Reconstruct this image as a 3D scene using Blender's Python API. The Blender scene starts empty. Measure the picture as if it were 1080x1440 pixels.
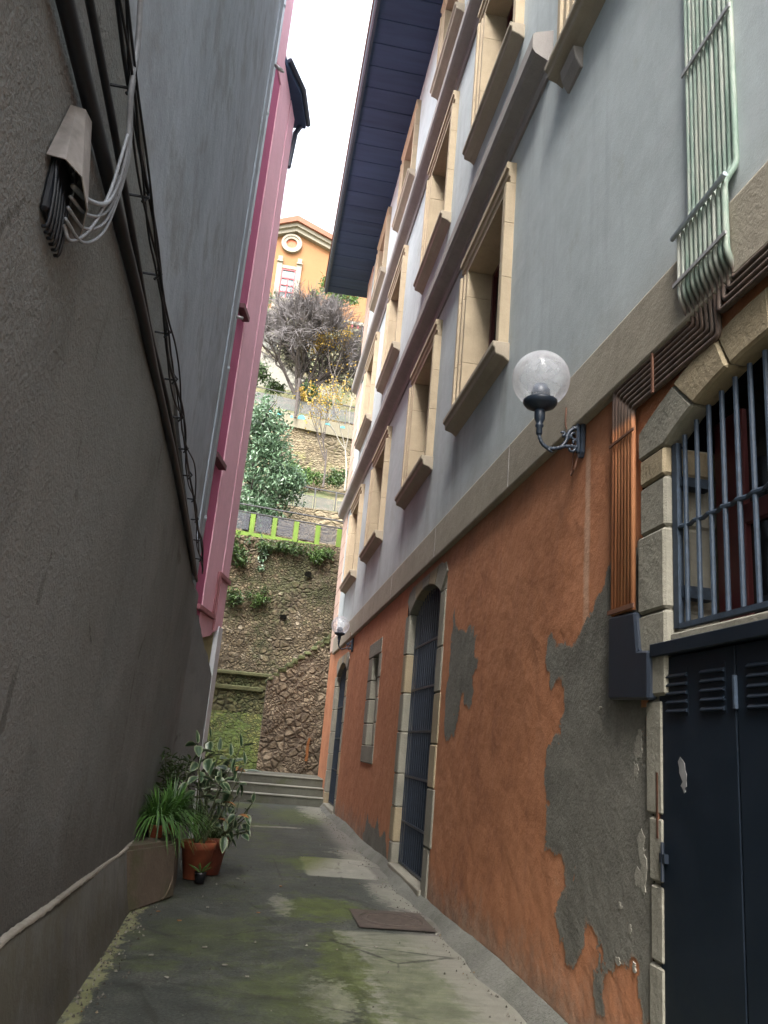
import bpy, bmesh, math, random
from mathutils import Vector, Matrix
from mathutils.geometry import tessellate_polygon
random.seed(7)
S = bpy.context.scene
C = S.collection
PI = math.pi

# ------------------------------------------------------------------ camera
cam = bpy.data.cameras.new('camera'); co = bpy.data.objects.new('camera', cam); C.objects.link(co)
pitch, yaw, roll = 0.281841773, 0.137469559, -0.0903651089
fw = Vector((math.sin(yaw)*math.cos(pitch), math.cos(yaw)*math.cos(pitch), math.sin(pitch)))
r0 = Vector((math.cos(yaw), -math.sin(yaw), 0)); u0 = r0.cross(fw)
rr = math.cos(roll)*r0 - math.sin(roll)*u0
uu = math.sin(roll)*r0 + math.cos(roll)*u0
M = Matrix((rr, uu, -fw)).transposed().to_4x4(); M.translation = Vector((0, 0, 1.505))
co.matrix_world = M
cam.sensor_fit = 'VERTICAL'; cam.sensor_height = 36; cam.lens = 1135/1440*36
cam.clip_start = 0.05; cam.clip_end = 2000
S.camera = co

# ------------------------------------------------------------------ light
SUN_EL, SUN_AZ = math.radians(52), math.radians(200)
w = bpy.data.worlds.new('World'); S.world = w; w.use_nodes = True
nt = w.node_tree; bg = nt.nodes['Background']
sky = nt.nodes.new('ShaderNodeTexSky'); sky.sky_type = 'NISHITA'; sky.sun_disc = False
sky.sun_elevation = SUN_EL; sky.sun_rotation = SUN_AZ; sky.air_density = 1.3; sky.dust_density = 5.0; sky.ozone_density = 1.0
hs = nt.nodes.new('ShaderNodeHueSaturation'); hs.inputs['Saturation'].default_value = 0.32
nt.links.new(sky.outputs[0], hs.inputs['Color']); nt.links.new(hs.outputs[0], bg.inputs['Color'])
bg.inputs['Strength'].default_value = 0.13
sl = bpy.data.lights.new('sun', 'SUN'); sl.energy = 0.6; sl.angle = math.radians(25); sl.color = (1, .96, .9)
so = bpy.data.objects.new('sun', sl); C.objects.link(so)
d = Vector((math.sin(SUN_AZ)*math.cos(SUN_EL), math.cos(SUN_AZ)*math.cos(SUN_EL), math.sin(SUN_EL)))
so.rotation_euler = (-d).to_track_quat('-Z', 'Y').to_euler(); so.location = (0, -5, 30)
S.view_settings.view_transform = 'Standard'; S.view_settings.look = 'None'
S.view_settings.exposure = 3.0; S.view_settings.gamma = 1

# ------------------------------------------------------------------ material graph helper
class G:
    def __init__(s, name):
        s.m = bpy.data.materials.new(name); s.m.use_nodes = True
        s.t = s.m.node_tree; s.b = s.t.nodes['Principled BSDF']; s.n = s.t.nodes; s.l = s.t.links
        s.pos = s.n.new('ShaderNodeNewGeometry').outputs['Position']
        s.b.inputs['Roughness'].default_value = .85
    def inp(s, sock, v):
        if isinstance(v, bpy.types.NodeSocket): s.l.new(v, sock)
        elif isinstance(v, (tuple, list)) and len(v) == 3 and sock.type == 'RGBA': sock.default_value = (*v, 1)
        else: sock.default_value = v
    def map(s, sc=(1, 1, 1), rot=(0, 0, 0), v=None):
        n = s.n.new('ShaderNodeMapping'); s.inp(n.inputs[0], v or s.pos)
        n.inputs['Scale'].default_value = sc; n.inputs['Rotation'].default_value = rot; return n.outputs[0]
    def noise(s, scale, detail=4, rough=.6, v=None, dist=0):
        n = s.n.new('ShaderNodeTexNoise'); s.inp(n.inputs['Vector'], v or s.pos)
        n.inputs['Scale'].default_value = scale; n.inputs['Detail'].default_value = detail
        n.inputs['Roughness'].default_value = rough; n.inputs['Distortion'].default_value = dist; return n.outputs['Fac']
    def vor(s, scale, feature='F1', v=None, rnd=1):
        n = s.n.new('ShaderNodeTexVoronoi'); n.feature = feature; s.inp(n.inputs['Vector'], v or s.pos)
        n.inputs['Scale'].default_value = scale; n.inputs['Randomness'].default_value = rnd; return n
    def mixc(s, f, a, b, mode='MIX'):
        n = s.n.new('ShaderNodeMix'); n.data_type = 'RGBA'; n.blend_type = mode
        s.inp(n.inputs[0], f); s.inp(n.inputs[6], a); s.inp(n.inputs[7], b); return n.outputs[2]
    def math(s, op, a, b=0, c=0):
        n = s.n.new('ShaderNodeMath'); n.operation = op
        s.inp(n.inputs[0], a); s.inp(n.inputs[1], b); s.inp(n.inputs[2], c); return n.outputs[0]
    def ss(s, v, lo, hi):
        n = s.n.new('ShaderNodeMapRange'); n.interpolation_type = 'SMOOTHSTEP'
        s.inp(n.inputs[0], v); n.inputs[1].default_value = lo; n.inputs[2].default_value = hi
        n.inputs[3].default_value = 0; n.inputs[4].default_value = 1; return n.outputs[0]
    def ramp(s, f, stops):
        n = s.n.new('ShaderNodeValToRGB'); s.inp(n.inputs[0], f); e = n.color_ramp.elements
        while len(e) < len(stops): e.new(.5)
        for k, (p, c) in zip(e, stops): k.position = p; k.color = (*c, 1)
        return n.outputs[0]
    def xyz(s):
        n = s.n.new('ShaderNodeSeparateXYZ'); s.l.new(s.pos, n.inputs[0]); return n.outputs
    def island(s):
        return s.n.new('ShaderNodeNewGeometry').outputs['Random Per Island']
    def col(s, c): s.inp(s.b.inputs['Base Color'], c)
    def rough(s, r): s.inp(s.b.inputs['Roughness'], r)
    def bump(s, h, strength=.5, dist=.02, prev=None):
        n = s.n.new('ShaderNodeBump'); s.inp(n.inputs['Height'], h); n.inputs['Strength'].default_value = strength
        n.inputs['Distance'].default_value = dist
        if prev: s.l.new(prev, n.inputs['Normal'])
        s.l.new(n.outputs[0], s.b.inputs['Normal']); return n.outputs[0]
    def blob(s, x, y, rx, ry, X, Y, wob, soft=.25):
        """1 inside a wobbly ellipse lying in the plane of the sockets X, Y (world metres)"""
        a = s.math('DIVIDE', s.math('SUBTRACT', X, x), rx); b = s.math('DIVIDE', s.math('SUBTRACT', Y, y), ry)
        dd = s.math('ADD', s.math('SQRT', s.math('ADD', s.math('MULTIPLY', a, a), s.math('MULTIPLY', b, b))), wob)
        return s.math('SUBTRACT', 1, s.ss(dd, 1-soft, 1+soft))

def scale(c, k): return tuple(min(1, v*k) for v in c)

def plaster(name, c, var=.25, streak=.3, bump=.4, grain=90, dirt=None, dirtlev=.62, streakcol=None, fine=.4, gd=.006, ssc=1):
    g = G(name)
    big = g.noise(.9, 5, .65); mid = g.noise(5, 5, .7)
    col = g.ramp(g.math('ADD', g.math('MULTIPLY', big, .6), g.math('MULTIPLY', mid, .4)),
                 [(.3, scale(c, 1-var)), (.5, c), (.7, scale(c, 1+var))])
    st = g.noise(2.2*ssc, 6, .68, g.map((3.5, 3.5, .25)), .9)
    col = g.mixc(g.math('MULTIPLY', g.ss(st, .48, .75), streak), col, streakcol or scale(c, .55))
    st2 = g.noise(3.1*ssc, 6, .68, g.map((4.5, 4.5, .35)), .8)
    col = g.mixc(g.math('MULTIPLY', g.ss(st2, .55, .8), streak*.6), col, scale(c, 1.35))
    if dirt: col = g.mixc(g.math('MULTIPLY', g.ss(g.noise(1.6, 6, .7), dirtlev, dirtlev+.15), .7), col, dirt)
    gr = g.noise(grain, 3, .7)
    col = g.mixc(.25*fine, col, g.ramp(gr, [(.3, scale(c, .5)), (.7, scale(c, 1.5))]))
    g.col(col); g.rough(.9)
    p = g.bump(g.noise(6, 5, .6), bump*.5, .03); g.bump(gr, bump, gd, p)
    return g.m

def simple(name, c, rough=.5, metal=0, var=.15, sc=8, bump=.1):
    g = G(name); n = g.noise(sc, 5, .65)
    g.col(g.ramp(n, [(.3, scale(c, 1-var)), (.7, scale(c, 1+var))])); g.rough(rough)
    g.b.inputs['Metallic'].default_value = metal
    if bump: g.bump(g.noise(sc*6, 3), bump, .004)
    return g.m

def stonework(name, cols, sc, flat=1.7, mortar=(.07, .065, .05), moss=None, mosslev=.5, bump=1.0, mgap=.09, bright=None, greenz=None):
    g = G(name)
    wv = g.n.new('ShaderNodeVectorMath'); wv.operation = 'ADD'
    nz = g.n.new('ShaderNodeTexNoise'); nz.inputs['Scale'].default_value = 2.6; nz.inputs['Detail'].default_value = 5; g.l.new(g.pos, nz.inputs['Vector'])
    sv = g.n.new('ShaderNodeVectorMath'); sv.operation = 'SCALE'; sv.inputs['Scale'].default_value = .22
    g.l.new(nz.outputs['Color'], sv.inputs[0]); g.l.new(g.pos, wv.inputs[0]); g.l.new(sv.outputs[0], wv.inputs[1])
    v = g.map((1, 1, flat), v=wv.outputs[0])
    e1 = g.vor(sc, 'DISTANCE_TO_EDGE', v).outputs['Distance']; e2 = g.vor(sc*1.9, 'DISTANCE_TO_EDGE', v).outputs['Distance']
    pick = g.ss(g.noise(1.1, 3), .47, .53)      # fields of big stones and fields of small ones
    mm = g.n.new('ShaderNodeMix'); g.inp(mm.inputs[0], pick); g.inp(mm.inputs[2], e1); g.inp(mm.inputs[3], e2); e = mm.outputs[0]
    cell = g.vor(sc*1.37, 'F1', v)
    sep = g.n.new('ShaderNodeSeparateColor'); g.l.new(cell.outputs['Color'], sep.inputs[0])
    k = len(cols)-1
    col = g.ramp(sep.outputs[0], [(i/k, c) for i, c in enumerate(cols)])
    col = g.mixc(.8, col, g.ramp(g.math('ADD', g.math('MULTIPLY', g.noise(11, 6, .75), .6), g.math('MULTIPLY', g.noise(1.3, 5, .7), .4)), [(.33, (.3, .27, .22)), (.67, (1.35, 1.3, 1.2))]), 'MULTIPLY')
    if bright: col = g.mixc(g.math('MULTIPLY', g.ss(sep.outputs[1], .9, .93), .5), col, bright)
    nn = g.math('ADD', g.math('MULTIPLY', g.math('SUBTRACT', g.noise(7, 6, .75), .5), mgap*1.0), g.math('MULTIPLY', g.math('SUBTRACT', g.noise(1.6, 4), .5), mgap*1.0))
    gap = g.ss(g.math('ADD', e, nn), mgap*-.1, mgap*1.35)
    col = g.mixc(g.math('ADD', .18, g.math('MULTIPLY', gap, .82)), mortar, col)
    sto = g.noise(.55, 6, .75); col = g.mixc(.75, col, g.ramp(sto, [(.36, (.42, .40, .36)), (.5, (.9, .88, .82)), (.64, (1.45, 1.4, 1.3))]), 'MULTIPLY')
    if moss:
        mk = g.math('ADD', g.noise(.75, 6, .7), g.math('MULTIPLY', g.noise(6, 4, .7), .28))
        col = g.mixc(g.math('MULTIPLY', g.ss(mk, mosslev, mosslev+.2), .85), col,
                     g.ramp(g.noise(12, 4), [(.3, scale(moss, .5)), (.7, scale(moss, 1.3))]))
    if greenz:
        Z = g.xyz()[2]
        k2 = g.ss(g.math('ADD', Z, g.math('MULTIPLY', g.noise(1.5, 5), greenz[2])), greenz[0], greenz[1])
        col = g.mixc(g.math('MULTIPLY', k2, greenz[4]), col, greenz[3])
    g.col(col); g.rough(.95)
    h = g.math('ADD', g.math('MULTIPLY', g.ss(g.math('ADD', e, nn), -.02, .24), .8), g.math('MULTIPLY', g.noise(10, 6, .75), .6))
    g.bump(h, bump, .09)
    return g.m

def leafmat(name, dark, light, rough=.4, vein=None, trans=.15):
    g = G(name); g.col(g.ramp(g.island(), [(0, dark), (.55, tuple((a+b)/2 for a, b in zip(dark, light))), (1, light)]))
    g.rough(rough)
    tr = g.n.new('ShaderNodeBsdfTranslucent'); tr.inputs[0].default_value = (*light, 1)
    mx = g.n.new('ShaderNodeMixShader'); mx.inputs[0].default_value = trans
    out = [n for n in g.n if n.type == 'OUTPUT_MATERIAL'][0]
    g.l.new(g.b.outputs[0], mx.inputs[1]); g.l.new(tr.outputs[0], mx.inputs[2]); g.l.new(mx.outputs[0], out.inputs[0])
    return g.m

# ------------------------------------------------------------------ mesh helpers
class MB:
    def __init__(s): s.v = []; s.f = []
    def add(s, vs, fs):
        b = len(s.v); s.v += [tuple(v) for v in vs]; s.f += [tuple(i+b for i in f) for f in fs]; return s
    def box(s, x0, x1, y0, y1, z0, z1, jit=0):
        x0, x1 = min(x0, x1), max(x0, x1); y0, y1 = min(y0, y1), max(y0, y1); z0, z1 = min(z0, z1), max(z0, z1)
        vs = [(x, y, z) for z in (z0, z1) for y in (y0, y1) for x in (x0, x1)]
        if jit: vs = [tuple(c+random.uniform(-jit, jit) for c in v) for v in vs]
        return s.add(vs, [(0, 2, 3, 1), (4, 5, 7, 6), (0, 1, 5, 4), (2, 6, 7, 3), (0, 4, 6, 2), (1, 3, 7, 5)])
    def prism(s, poly, a, b, axis='x'):
        """poly: 2-D outline; extruded along axis from a to b. axis x: (y,z); y: (x,z); z: (x,y)"""
        n = len(poly)
        def P(p, t): return {'x': (t, p[0], p[1]), 'y': (p[0], t, p[1]), 'z': (p[0], p[1], t)}[axis]
        vs = [P(p, a) for p in poly]+[P(p, b) for p in poly]
        fs = [tuple(range(n)), tuple(range(2*n-1, n-1, -1))]+[(i, i+n, (i+1) % n+n, (i+1) % n) for i in range(n)]
        return s.add(vs, fs)
    def sheet(s, outer, holes=(), plane='x', at=0):
        """flat sheet with holes"""
        loops = [[Vector((p[0], p[1], 0)) for p in L] for L in (outer, *holes)]
        flat = [p for L in loops for p in L]
        tri = tessellate_polygon(loops)
        P = {'x': lambda p: (at, p[0], p[1]), 'y': lambda p: (p[0], at, p[1]), 'z': lambda p: (p[0], p[1], at)}[plane]
        return s.add([P(p) for p in flat], [tuple(t) for t in tri])
    def tube(s, pts, r, n=8, cap=True):
        pts = [Vector(p) for p in pts]; rs = r if isinstance(r, (list, tuple)) else [r]*len(pts)
        b = len(s.v); nrm = None
        for i, p in enumerate(pts):
            t = (pts[min(i+1, len(pts)-1)]-pts[max(i-1, 0)])
            if t.length < 1e-9: t = Vector((0, 0, 1))
            t.normalize()
            if nrm is None: nrm = t.orthogonal().normalized()
            nrm = (nrm-t*nrm.dot(t))
            if nrm.length < 1e-6: nrm = t.orthogonal()
            nrm.normalize(); bi = t.cross(nrm)
            for k in range(n):
                a = 2*PI*k/n; s.v.append(tuple(p+(nrm*math.cos(a)+bi*math.sin(a))*rs[i]))
        for i in range(len(pts)-1):
            for k in range(n):
                s.f.append((b+i*n+k, b+i*n+(k+1) % n, b+(i+1)*n+(k+1) % n, b+(i+1)*n+k))
        if cap:
            s.f.append(tuple(b+k for k in reversed(range(n)))); e = b+(len(pts)-1)*n; s.f.append(tuple(e+k for k in range(n)))
        return s
    def lathe(s, prof, c, n=24):
        b = len(s.v)
        for r, z in prof:
            for k in range(n):
                a = 2*PI*k/n; s.v.append((c[0]+r*math.cos(a), c[1]+r*math.sin(a), c[2]+z))
        for i in range(len(prof)-1):
            for k in range(n): s.f.append((b+i*n+k, b+i*n+(k+1) % n, b+(i+1)*n+(k+1) % n, b+(i+1)*n+k))
        return s
    def quadleaf(s, p, d, up, L, W, fold=.25, bend=.0):
        """a pointed leaf of six corners from p along d"""
        d = d.normalized(); side = d.cross(up)
        if side.length < 1e-4: side = d.orthogonal()
        side.normalize(); nn = side.cross(d)
        q = [p, p+d*L*.35+side*W*.5+nn*fold*W, p+d*L*.72+side*W*.36+nn*(fold*W*.7-bend*L*.4), p+d*L-nn*bend*L,
             p+d*L*.72-side*W*.36+nn*(fold*W*.7-bend*L*.4), p+d*L*.35-side*W*.5+nn*fold*W]
        return s.add(q, [(0, 1, 2, 3), (0, 3, 4, 5)])
    def build(s, name, mat, parent=None, bevel=0, smooth=False, loc=None, segs=1):
        root = parent
        off = Vector((0, 0, 0)); o = parent
        while o is not None: off += Vector(o.location); o = o.parent
        if loc is not None: off = Vector(loc)
        me = bpy.data.meshes.new(name)
        me.from_pydata([tuple(Vector(v)-off) for v in s.v], [], s.f)
        if bevel:
            bm = bmesh.new(); bm.from_mesh(me)
            bmesh.ops.recalc_face_normals(bm, faces=bm.faces)
            es = [e for e in bm.edges if len(e.link_faces) == 2 and e.calc_face_angle(0) > .5]
            bmesh.ops.bevel(bm, geom=es, offset=bevel, segments=segs, affect='EDGES', clamp_overlap=True)
            bm.to_mesh(me); bm.free()
        else:
            bm = bmesh.new(); bm.from_mesh(me); bmesh.ops.recalc_face_normals(bm, faces=bm.faces); bm.to_mesh(me); bm.free()
        if smooth:
            for p in me.polygons: p.use_smooth = True
        me.materials.append(mat)
        ob = bpy.data.objects.new(name, me); C.objects.link(ob)
        if parent is not None: ob.parent = parent
        elif loc is not None: ob.location = loc
        return ob

def tag(o, label, cat, group=None, kind=None):
    if label: o['label'] = label
    if cat: o['category'] = cat
    if group: o['group'] = group
    if kind: o['kind'] = kind
    return o
def thing(name, loc, label, cat, group=None):
    o = bpy.data.objects.new(name, None); o.empty_display_size = .2; o.location = loc; C.objects.link(o)
    return tag(o, label, cat, group)
def struct(o): o['kind'] = 'structure'; return o

def arc(c, r, a0, a1, n): return [(c[0]+r*math.cos(a0+(a1-a0)*i/n), c[1]+r*math.sin(a0+(a1-a0)*i/n)) for i in range(n+1)]

def smoothpath(pts, n=6):
    """Catmull-Rom through 3-D points"""
    P = [Vector(p) for p in pts]; P = [2*P[0]-P[1]]+P+[2*P[-1]-P[-2]]; out = []
    for i in range(1, len(P)-2):
        a, b, c, d_ = P[i-1], P[i], P[i+1], P[i+2]
        for k in range(n):
            t = k/n
            out.append(.5*((2*b)+(c-a)*t+(2*a-5*b+4*c-d_)*t*t+(3*b-a-3*c+d_)*t**3))
    out.append(P[-2]); return out
def roundpath(pts, r=.03, n=4):
    P = [Vector(p) for p in pts]; out = [P[0]]
    for i in range(1, len(P)-1):
        a = (P[i-1]-P[i]); b = (P[i+1]-P[i]); ra = min(r, a.length*.49, b.length*.49)
        s0 = P[i]+a.normalized()*ra; s1 = P[i]+b.normalized()*ra
        for k in range(n+1):
            t = k/n; out.append((1-t)**2*s0+2*t*(1-t)*P[i]+t*t*s1)
    out.append(P[-1]); return out
def ragged(poly, amp, depth=4):
    """fractal roughening of a closed 2-D outline"""
    P = [Vector((p[0], p[1])) for p in poly]
    for k in range(depth):
        Q = []
        for i, p in enumerate(P):
            q = P[(i+1) % len(P)]; d_ = q-p; m = (p+q)/2; L = d_.length
            m += Vector((-d_.y, d_.x))/max(L, 1e-6)*random.gauss(0, 1)*min(amp*.6**k, L*.22)
            Q += [p, m]
        P = Q
    return [(p.x, p.y) for p in P]

# ------------------------------------------------------------------ materials
m_leftlow = plaster('rough_dark_render', (.165, .178, .182), .22, .25, 1.0, 45, dirt=(.12, .122, .118), dirtlev=.55, fine=1.0, gd=.013)
def wall_events(m):
    g = G.__new__(G); g.m = m; g.t = m.node_tree; g.n = g.t.nodes; g.l = g.t.links; g.b = g.n['Principled BSDF']; g.pos = [n for n in g.n if n.type == 'NEW_GEOMETRY'][0].outputs['Position']
    X, Y, Z = g.xyz(); col = g.b.inputs['Base Color'].links[0].from_socket
    lo = g.math('SUBTRACT', 1, g.ss(g.math('ADD', Z, g.math('MULTIPLY', g.noise(1.1, 7, .75), 1.6)), 1.3, 2.0)); col = g.mixc(g.math('MULTIPLY', lo, .6), col, (.085, .083, .072))
    pt = g.ss(g.noise(.42, 3, .5), .545, .56); col = g.mixc(g.math('MULTIPLY', pt, .22), col, (.26, .265, .26))
    cr = g.vor(.55, 'DISTANCE_TO_EDGE', g.map((1, 1, .6))).outputs['Distance']
    cr = g.math('SUBTRACT', 1, g.ss(g.math('ADD', cr, g.math('MULTIPLY', g.math('SUBTRACT', g.noise(4, 6, .7), .5), .12)), .001, .006)); col = g.mixc(g.math('MULTIPLY', cr, g.math('MULTIPLY', g.ss(g.noise(.6, 2), .48, .56), .55)), col, (.05, .05, .047))
    st = g.ss(g.noise(1.2, 6, .7, g.map((2, 2, .16)), .6), .5, .7); col = g.mixc(g.math('MULTIPLY', st, .3), col, (.23, .235, .235))
    g.col(col)
wall_events(m_leftlow)
m_leftup = plaster('weathered_blue_grey_render', (.32, .365, .43), .28, .45, .5, 50, streakcol=(.20, .235, .28), ssc=.4, dirt=(.21, .23, .235), dirtlev=.5)
m_plinth = plaster('stained_plinth_render', (.092, .09, .08), .4, .5, .9, 45, dirt=(.06, .055, .032), dirtlev=.46)
m_ledge = plaster('pale_ledge_mortar', (.30, .28, .24), .4, .2, .8, 40)
m_pink = plaster('pink_paint', (.80, .46, .56), .12, .25, .3, 70, streakcol=(.62, .30, .40))
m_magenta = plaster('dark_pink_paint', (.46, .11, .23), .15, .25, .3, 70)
m_bare = plaster('raw_yellowish_render', (.26, .25, .13), .3, .3, .6, 40, dirt=(.12, .13, .05))
m_whiteedge = plaster('white_corner_paint', (.62, .64, .68), .12, .2, .4, 50)
m_grey = plaster('cool_grey_wall_paint', (.455, .505, .515), .18, .55, .25, 80, streakcol=(.34, .375, .40), ssc=.45, dirt=(.36, .38, .36), dirtlev=.56)
def sill_streaks(m):
    g = G.__new__(G); g.m = m; g.t = m.node_tree; g.n = g.t.nodes; g.l = g.t.links; g.b = g.n['Principled BSDF']; g.pos = [n for n in g.n if n.type == 'NEW_GEOMETRY'][0].outputs['Position']
    X, Y, Z = g.xyz(); src = g.b.inputs['Base Color'].links[0].from_socket
    wob = g.math('MULTIPLY', g.math('SUBTRACT', g.noise(2.5, 4, .6, g.map((3, 3, .4))), .5), .3); mask = None
    for y in (6.85, 8.75, 10.2, 12.1, 14.4, 16.4, 18.2, 20.2, 7.7, 11.2, 15.3):
        b = g.math('SUBTRACT', 1, g.ss(g.math('ABSOLUTE', g.math('ADD', g.math('SUBTRACT', Y, y), wob)), .02, .22 if y not in (7.7, 11.2, 15.3) else .6))
        if y in (7.7, 11.2, 15.3): b = g.math('MULTIPLY', b, .45)
        mask = b if mask is None else g.math('MAXIMUM', mask, b)
    zz = None
    for top, bot in ((5.15, 3.9), (9.02, 8.05), (13.2, 12.1)):
        f = g.math('MULTIPLY', g.ss(Z, bot, top-.1), g.math('SUBTRACT', 1, g.ss(Z, top, top+.02))); zz = f if zz is None else g.math('MAXIMUM', zz, f)
    k = g.math('MULTIPLY', g.math('MULTIPLY', mask, zz), g.math('ADD', .25, g.math('MULTIPLY', g.noise(3, 5, .7, g.map((6, 6, .4))), .7)))
    col = g.mixc(k, src, (.20, .21, .205))
    # damp band over the string course and faint slanting trowel marks
    lo = g.math('SUBTRACT', 1, g.ss(g.math('ADD', Z, g.math('MULTIPLY', g.noise(1.5, 6, .75), .9)), 4.55, 4.95)); col = g.mixc(g.math('MULTIPLY', lo, .35), col, (.34, .34, .31))
    tw = g.noise(1.4, 6, .7, g.map((1, .5, 2.6), (.9, 0, 0))); col = g.mixc(g.math('MULTIPLY', g.ss(tw, .5, .72), .28), col, (.62, .64, .66))
    g.col(col)
sill_streaks(m_grey)
m_pinkgrey = plaster('warm_quoin_stone', (.52, .37, .30), .14, .2, .3, 60)
m_band = plaster('string_course_stone', (.31, .275, .215), .22, .2, .6, 60, dirt=(.19, .165, .125))
m_tan = plaster('tan_window_stone', (.44, .355, .245), .2, .28, .4, 70, dirt=(.33, .27, .19), dirtlev=.58)
m_cornice = plaster('dirty_cornice_stone', (.30, .275, .26), .2, .25, .5, 60)
m_sill = plaster('window_sill_stone', (.36, .305, .235), .16, .2, .4, 70)
m_jamb = plaster('grey_door_stone', (.225, .212, .17), .3, .3, .8, 45, dirt=(.135, .125, .09), dirtlev=.6)
m_jamb2 = plaster('yellowish_door_stone', (.29, .235, .15), .28, .3, .8, 45, dirt=(.15, .135, .095), dirtlev=.6)

def orange_mat():
    g = G('orange_lime_paint'); c = (.43, .172, .076)
    big = g.noise(.8, 6, .7); mid = g.noise(4, 6, .72)
    col = g.ramp(g.math('ADD', g.math('MULTIPLY', big, .55), g.math('MULTIPLY', mid, .45)),
                 [(.32, (.28, .10, .048)), (.46, c), (.6, (.49, .208, .10)), (.7, (.53, .28, .165))])
    col = g.mixc(g.math('MULTIPLY', g.ss(g.noise(2.4, 5, .7, g.map((4, 4, .35))), .52, .75), .4), col, (.28, .10, .05))
    X, Y, Z = g.xyz()
    # rising damp: grey-brown scuffs near the foot, with their own ragged edge
    low = g.math('SUBTRACT', 1, g.ss(g.math('ADD', Z, g.math('MULTIPLY', g.noise(3.2, 6, .75), 1.1)), .55, 1.05))
    col = g.mixc(g.math('MULTIPLY', low, .75), col, g.ramp(mid, [(.35, (.16, .11, .08)), (.65, (.36, .27, .20))]))
    # grey stains under the string course
    hi = g.ss(g.math('ADD', Z, g.math('MULTIPLY', g.noise(1.7, 6, .75), 1.4)), 4.05, 4.7)
    col = g.mixc(g.math('MULTIPLY', hi, .38), col, (.19, .115, .08))
    # pale drip below the lamp plate
    wob = g.math('MULTIPLY', g.math('SUBTRACT', g.noise(5, 3), .5), .06)
    dr = g.math('SUBTRACT', 1, g.ss(g.math('ABSOLUTE', g.math('ADD', g.math('SUBTRACT', Y, 4.8), wob)), .015, .06))
    dr = g.math('MULTIPLY', dr, g.math('MULTIPLY', g.ss(Z, 2.0, 2.6), g.math('SUBTRACT', 1, g.ss(Z, 3.5, 3.56))))
    col = g.mixc(g.math('MULTIPLY', dr, .55), col, (.60, .42, .30))
    g.col(col); g.rough(.88)
    p = g.bump(g.noise(3.5, 6, .6), .5, .05); g.bump(g.noise(70, 3, .7), .35, .006, p)
    return g.m
m_orange = orange_mat()
m_grpatch = plaster('bare_cement_render', (.16, .153, .128), .42, .5, .9, 45, dirt=(.085, .08, .066), dirtlev=.47, fine=.9, streakcol=(.10, .095, .08))
def edge_alpha(m):
    t = m.node_tree; N_ = t.nodes; L_ = t.links; b_ = N_['Principled BSDF']; out = [n for n in N_ if n.type == 'OUTPUT_MATERIAL'][0]
    at = N_.new('ShaderNodeAttribute'); at.attribute_name = 'inside'; geo = N_.new('ShaderNodeNewGeometry')
    def nz(sc, amt):
        n = N_.new('ShaderNodeTexNoise'); n.inputs['Scale'].default_value = sc; n.inputs['Detail'].default_value = 7; n.inputs['Roughness'].default_value = .75; L_.new(geo.outputs['Position'], n.inputs['Vector'])
        q = N_.new('ShaderNodeMath'); q.operation = 'MULTIPLY_ADD'; L_.new(n.outputs['Fac'], q.inputs[0]); q.inputs[1].default_value = amt; q.inputs[2].default_value = -amt/2; return q.outputs[0]
    def add(a, b):
        q = N_.new('ShaderNodeMath'); q.operation = 'ADD'; L_.new(a, q.inputs[0]); L_.new(b, q.inputs[1]); return q.outputs[0]
    hn = N_.new('ShaderNodeTexNoise'); hn.inputs['Scale'].default_value = 3.4; hn.inputs['Detail'].default_value = 7; hn.inputs['Roughness'].default_value = .72; L_.new(geo.outputs['Position'], hn.inputs['Vector'])
    hr = N_.new('ShaderNodeMapRange'); hr.inputs[1].default_value = .60; hr.inputs[2].default_value = .72; hr.inputs[3].default_value = 0; hr.inputs[4].default_value = -.22; L_.new(hn.outputs['Fac'], hr.inputs[0])
    dd = add(add(add(at.outputs['Fac'], nz(7, .16)), nz(38, .06)), hr.outputs[0])
    mr = N_.new('ShaderNodeMapRange'); mr.inputs[1].default_value = -.004; mr.inputs[2].default_value = .004; L_.new(dd, mr.inputs[0])
    rim = N_.new('ShaderNodeMapRange'); rim.inputs[1].default_value = .0; rim.inputs[2].default_value = .022; rim.inputs[3].default_value = .75; rim.inputs[4].default_value = 0; L_.new(dd, rim.inputs[0])
    src = b_.inputs['Base Color'].links[0].from_socket
    mx = N_.new('ShaderNodeMix'); mx.data_type = 'RGBA'; L_.new(rim.outputs[0], mx.inputs[0]); L_.new(src, mx.inputs[6]); mx.inputs[7].default_value = (.27, .20, .145, 1); L_.new(mx.outputs[2], b_.inputs['Base Color'])
    tr = N_.new('ShaderNodeBsdfTransparent'); ms = N_.new('ShaderNodeMixShader'); L_.new(mr.outputs[0], ms.inputs[0]); L_.new(tr.outputs[0], ms.inputs[1]); L_.new(b_.outputs[0], ms.inputs[2]); L_.new(ms.outputs[0], out.inputs['Surface'])
edge_alpha(m_grpatch)
m_chip = plaster('chipped_white_plaster', (.235, .222, .185), .3, .1, .8, 50)

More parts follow.
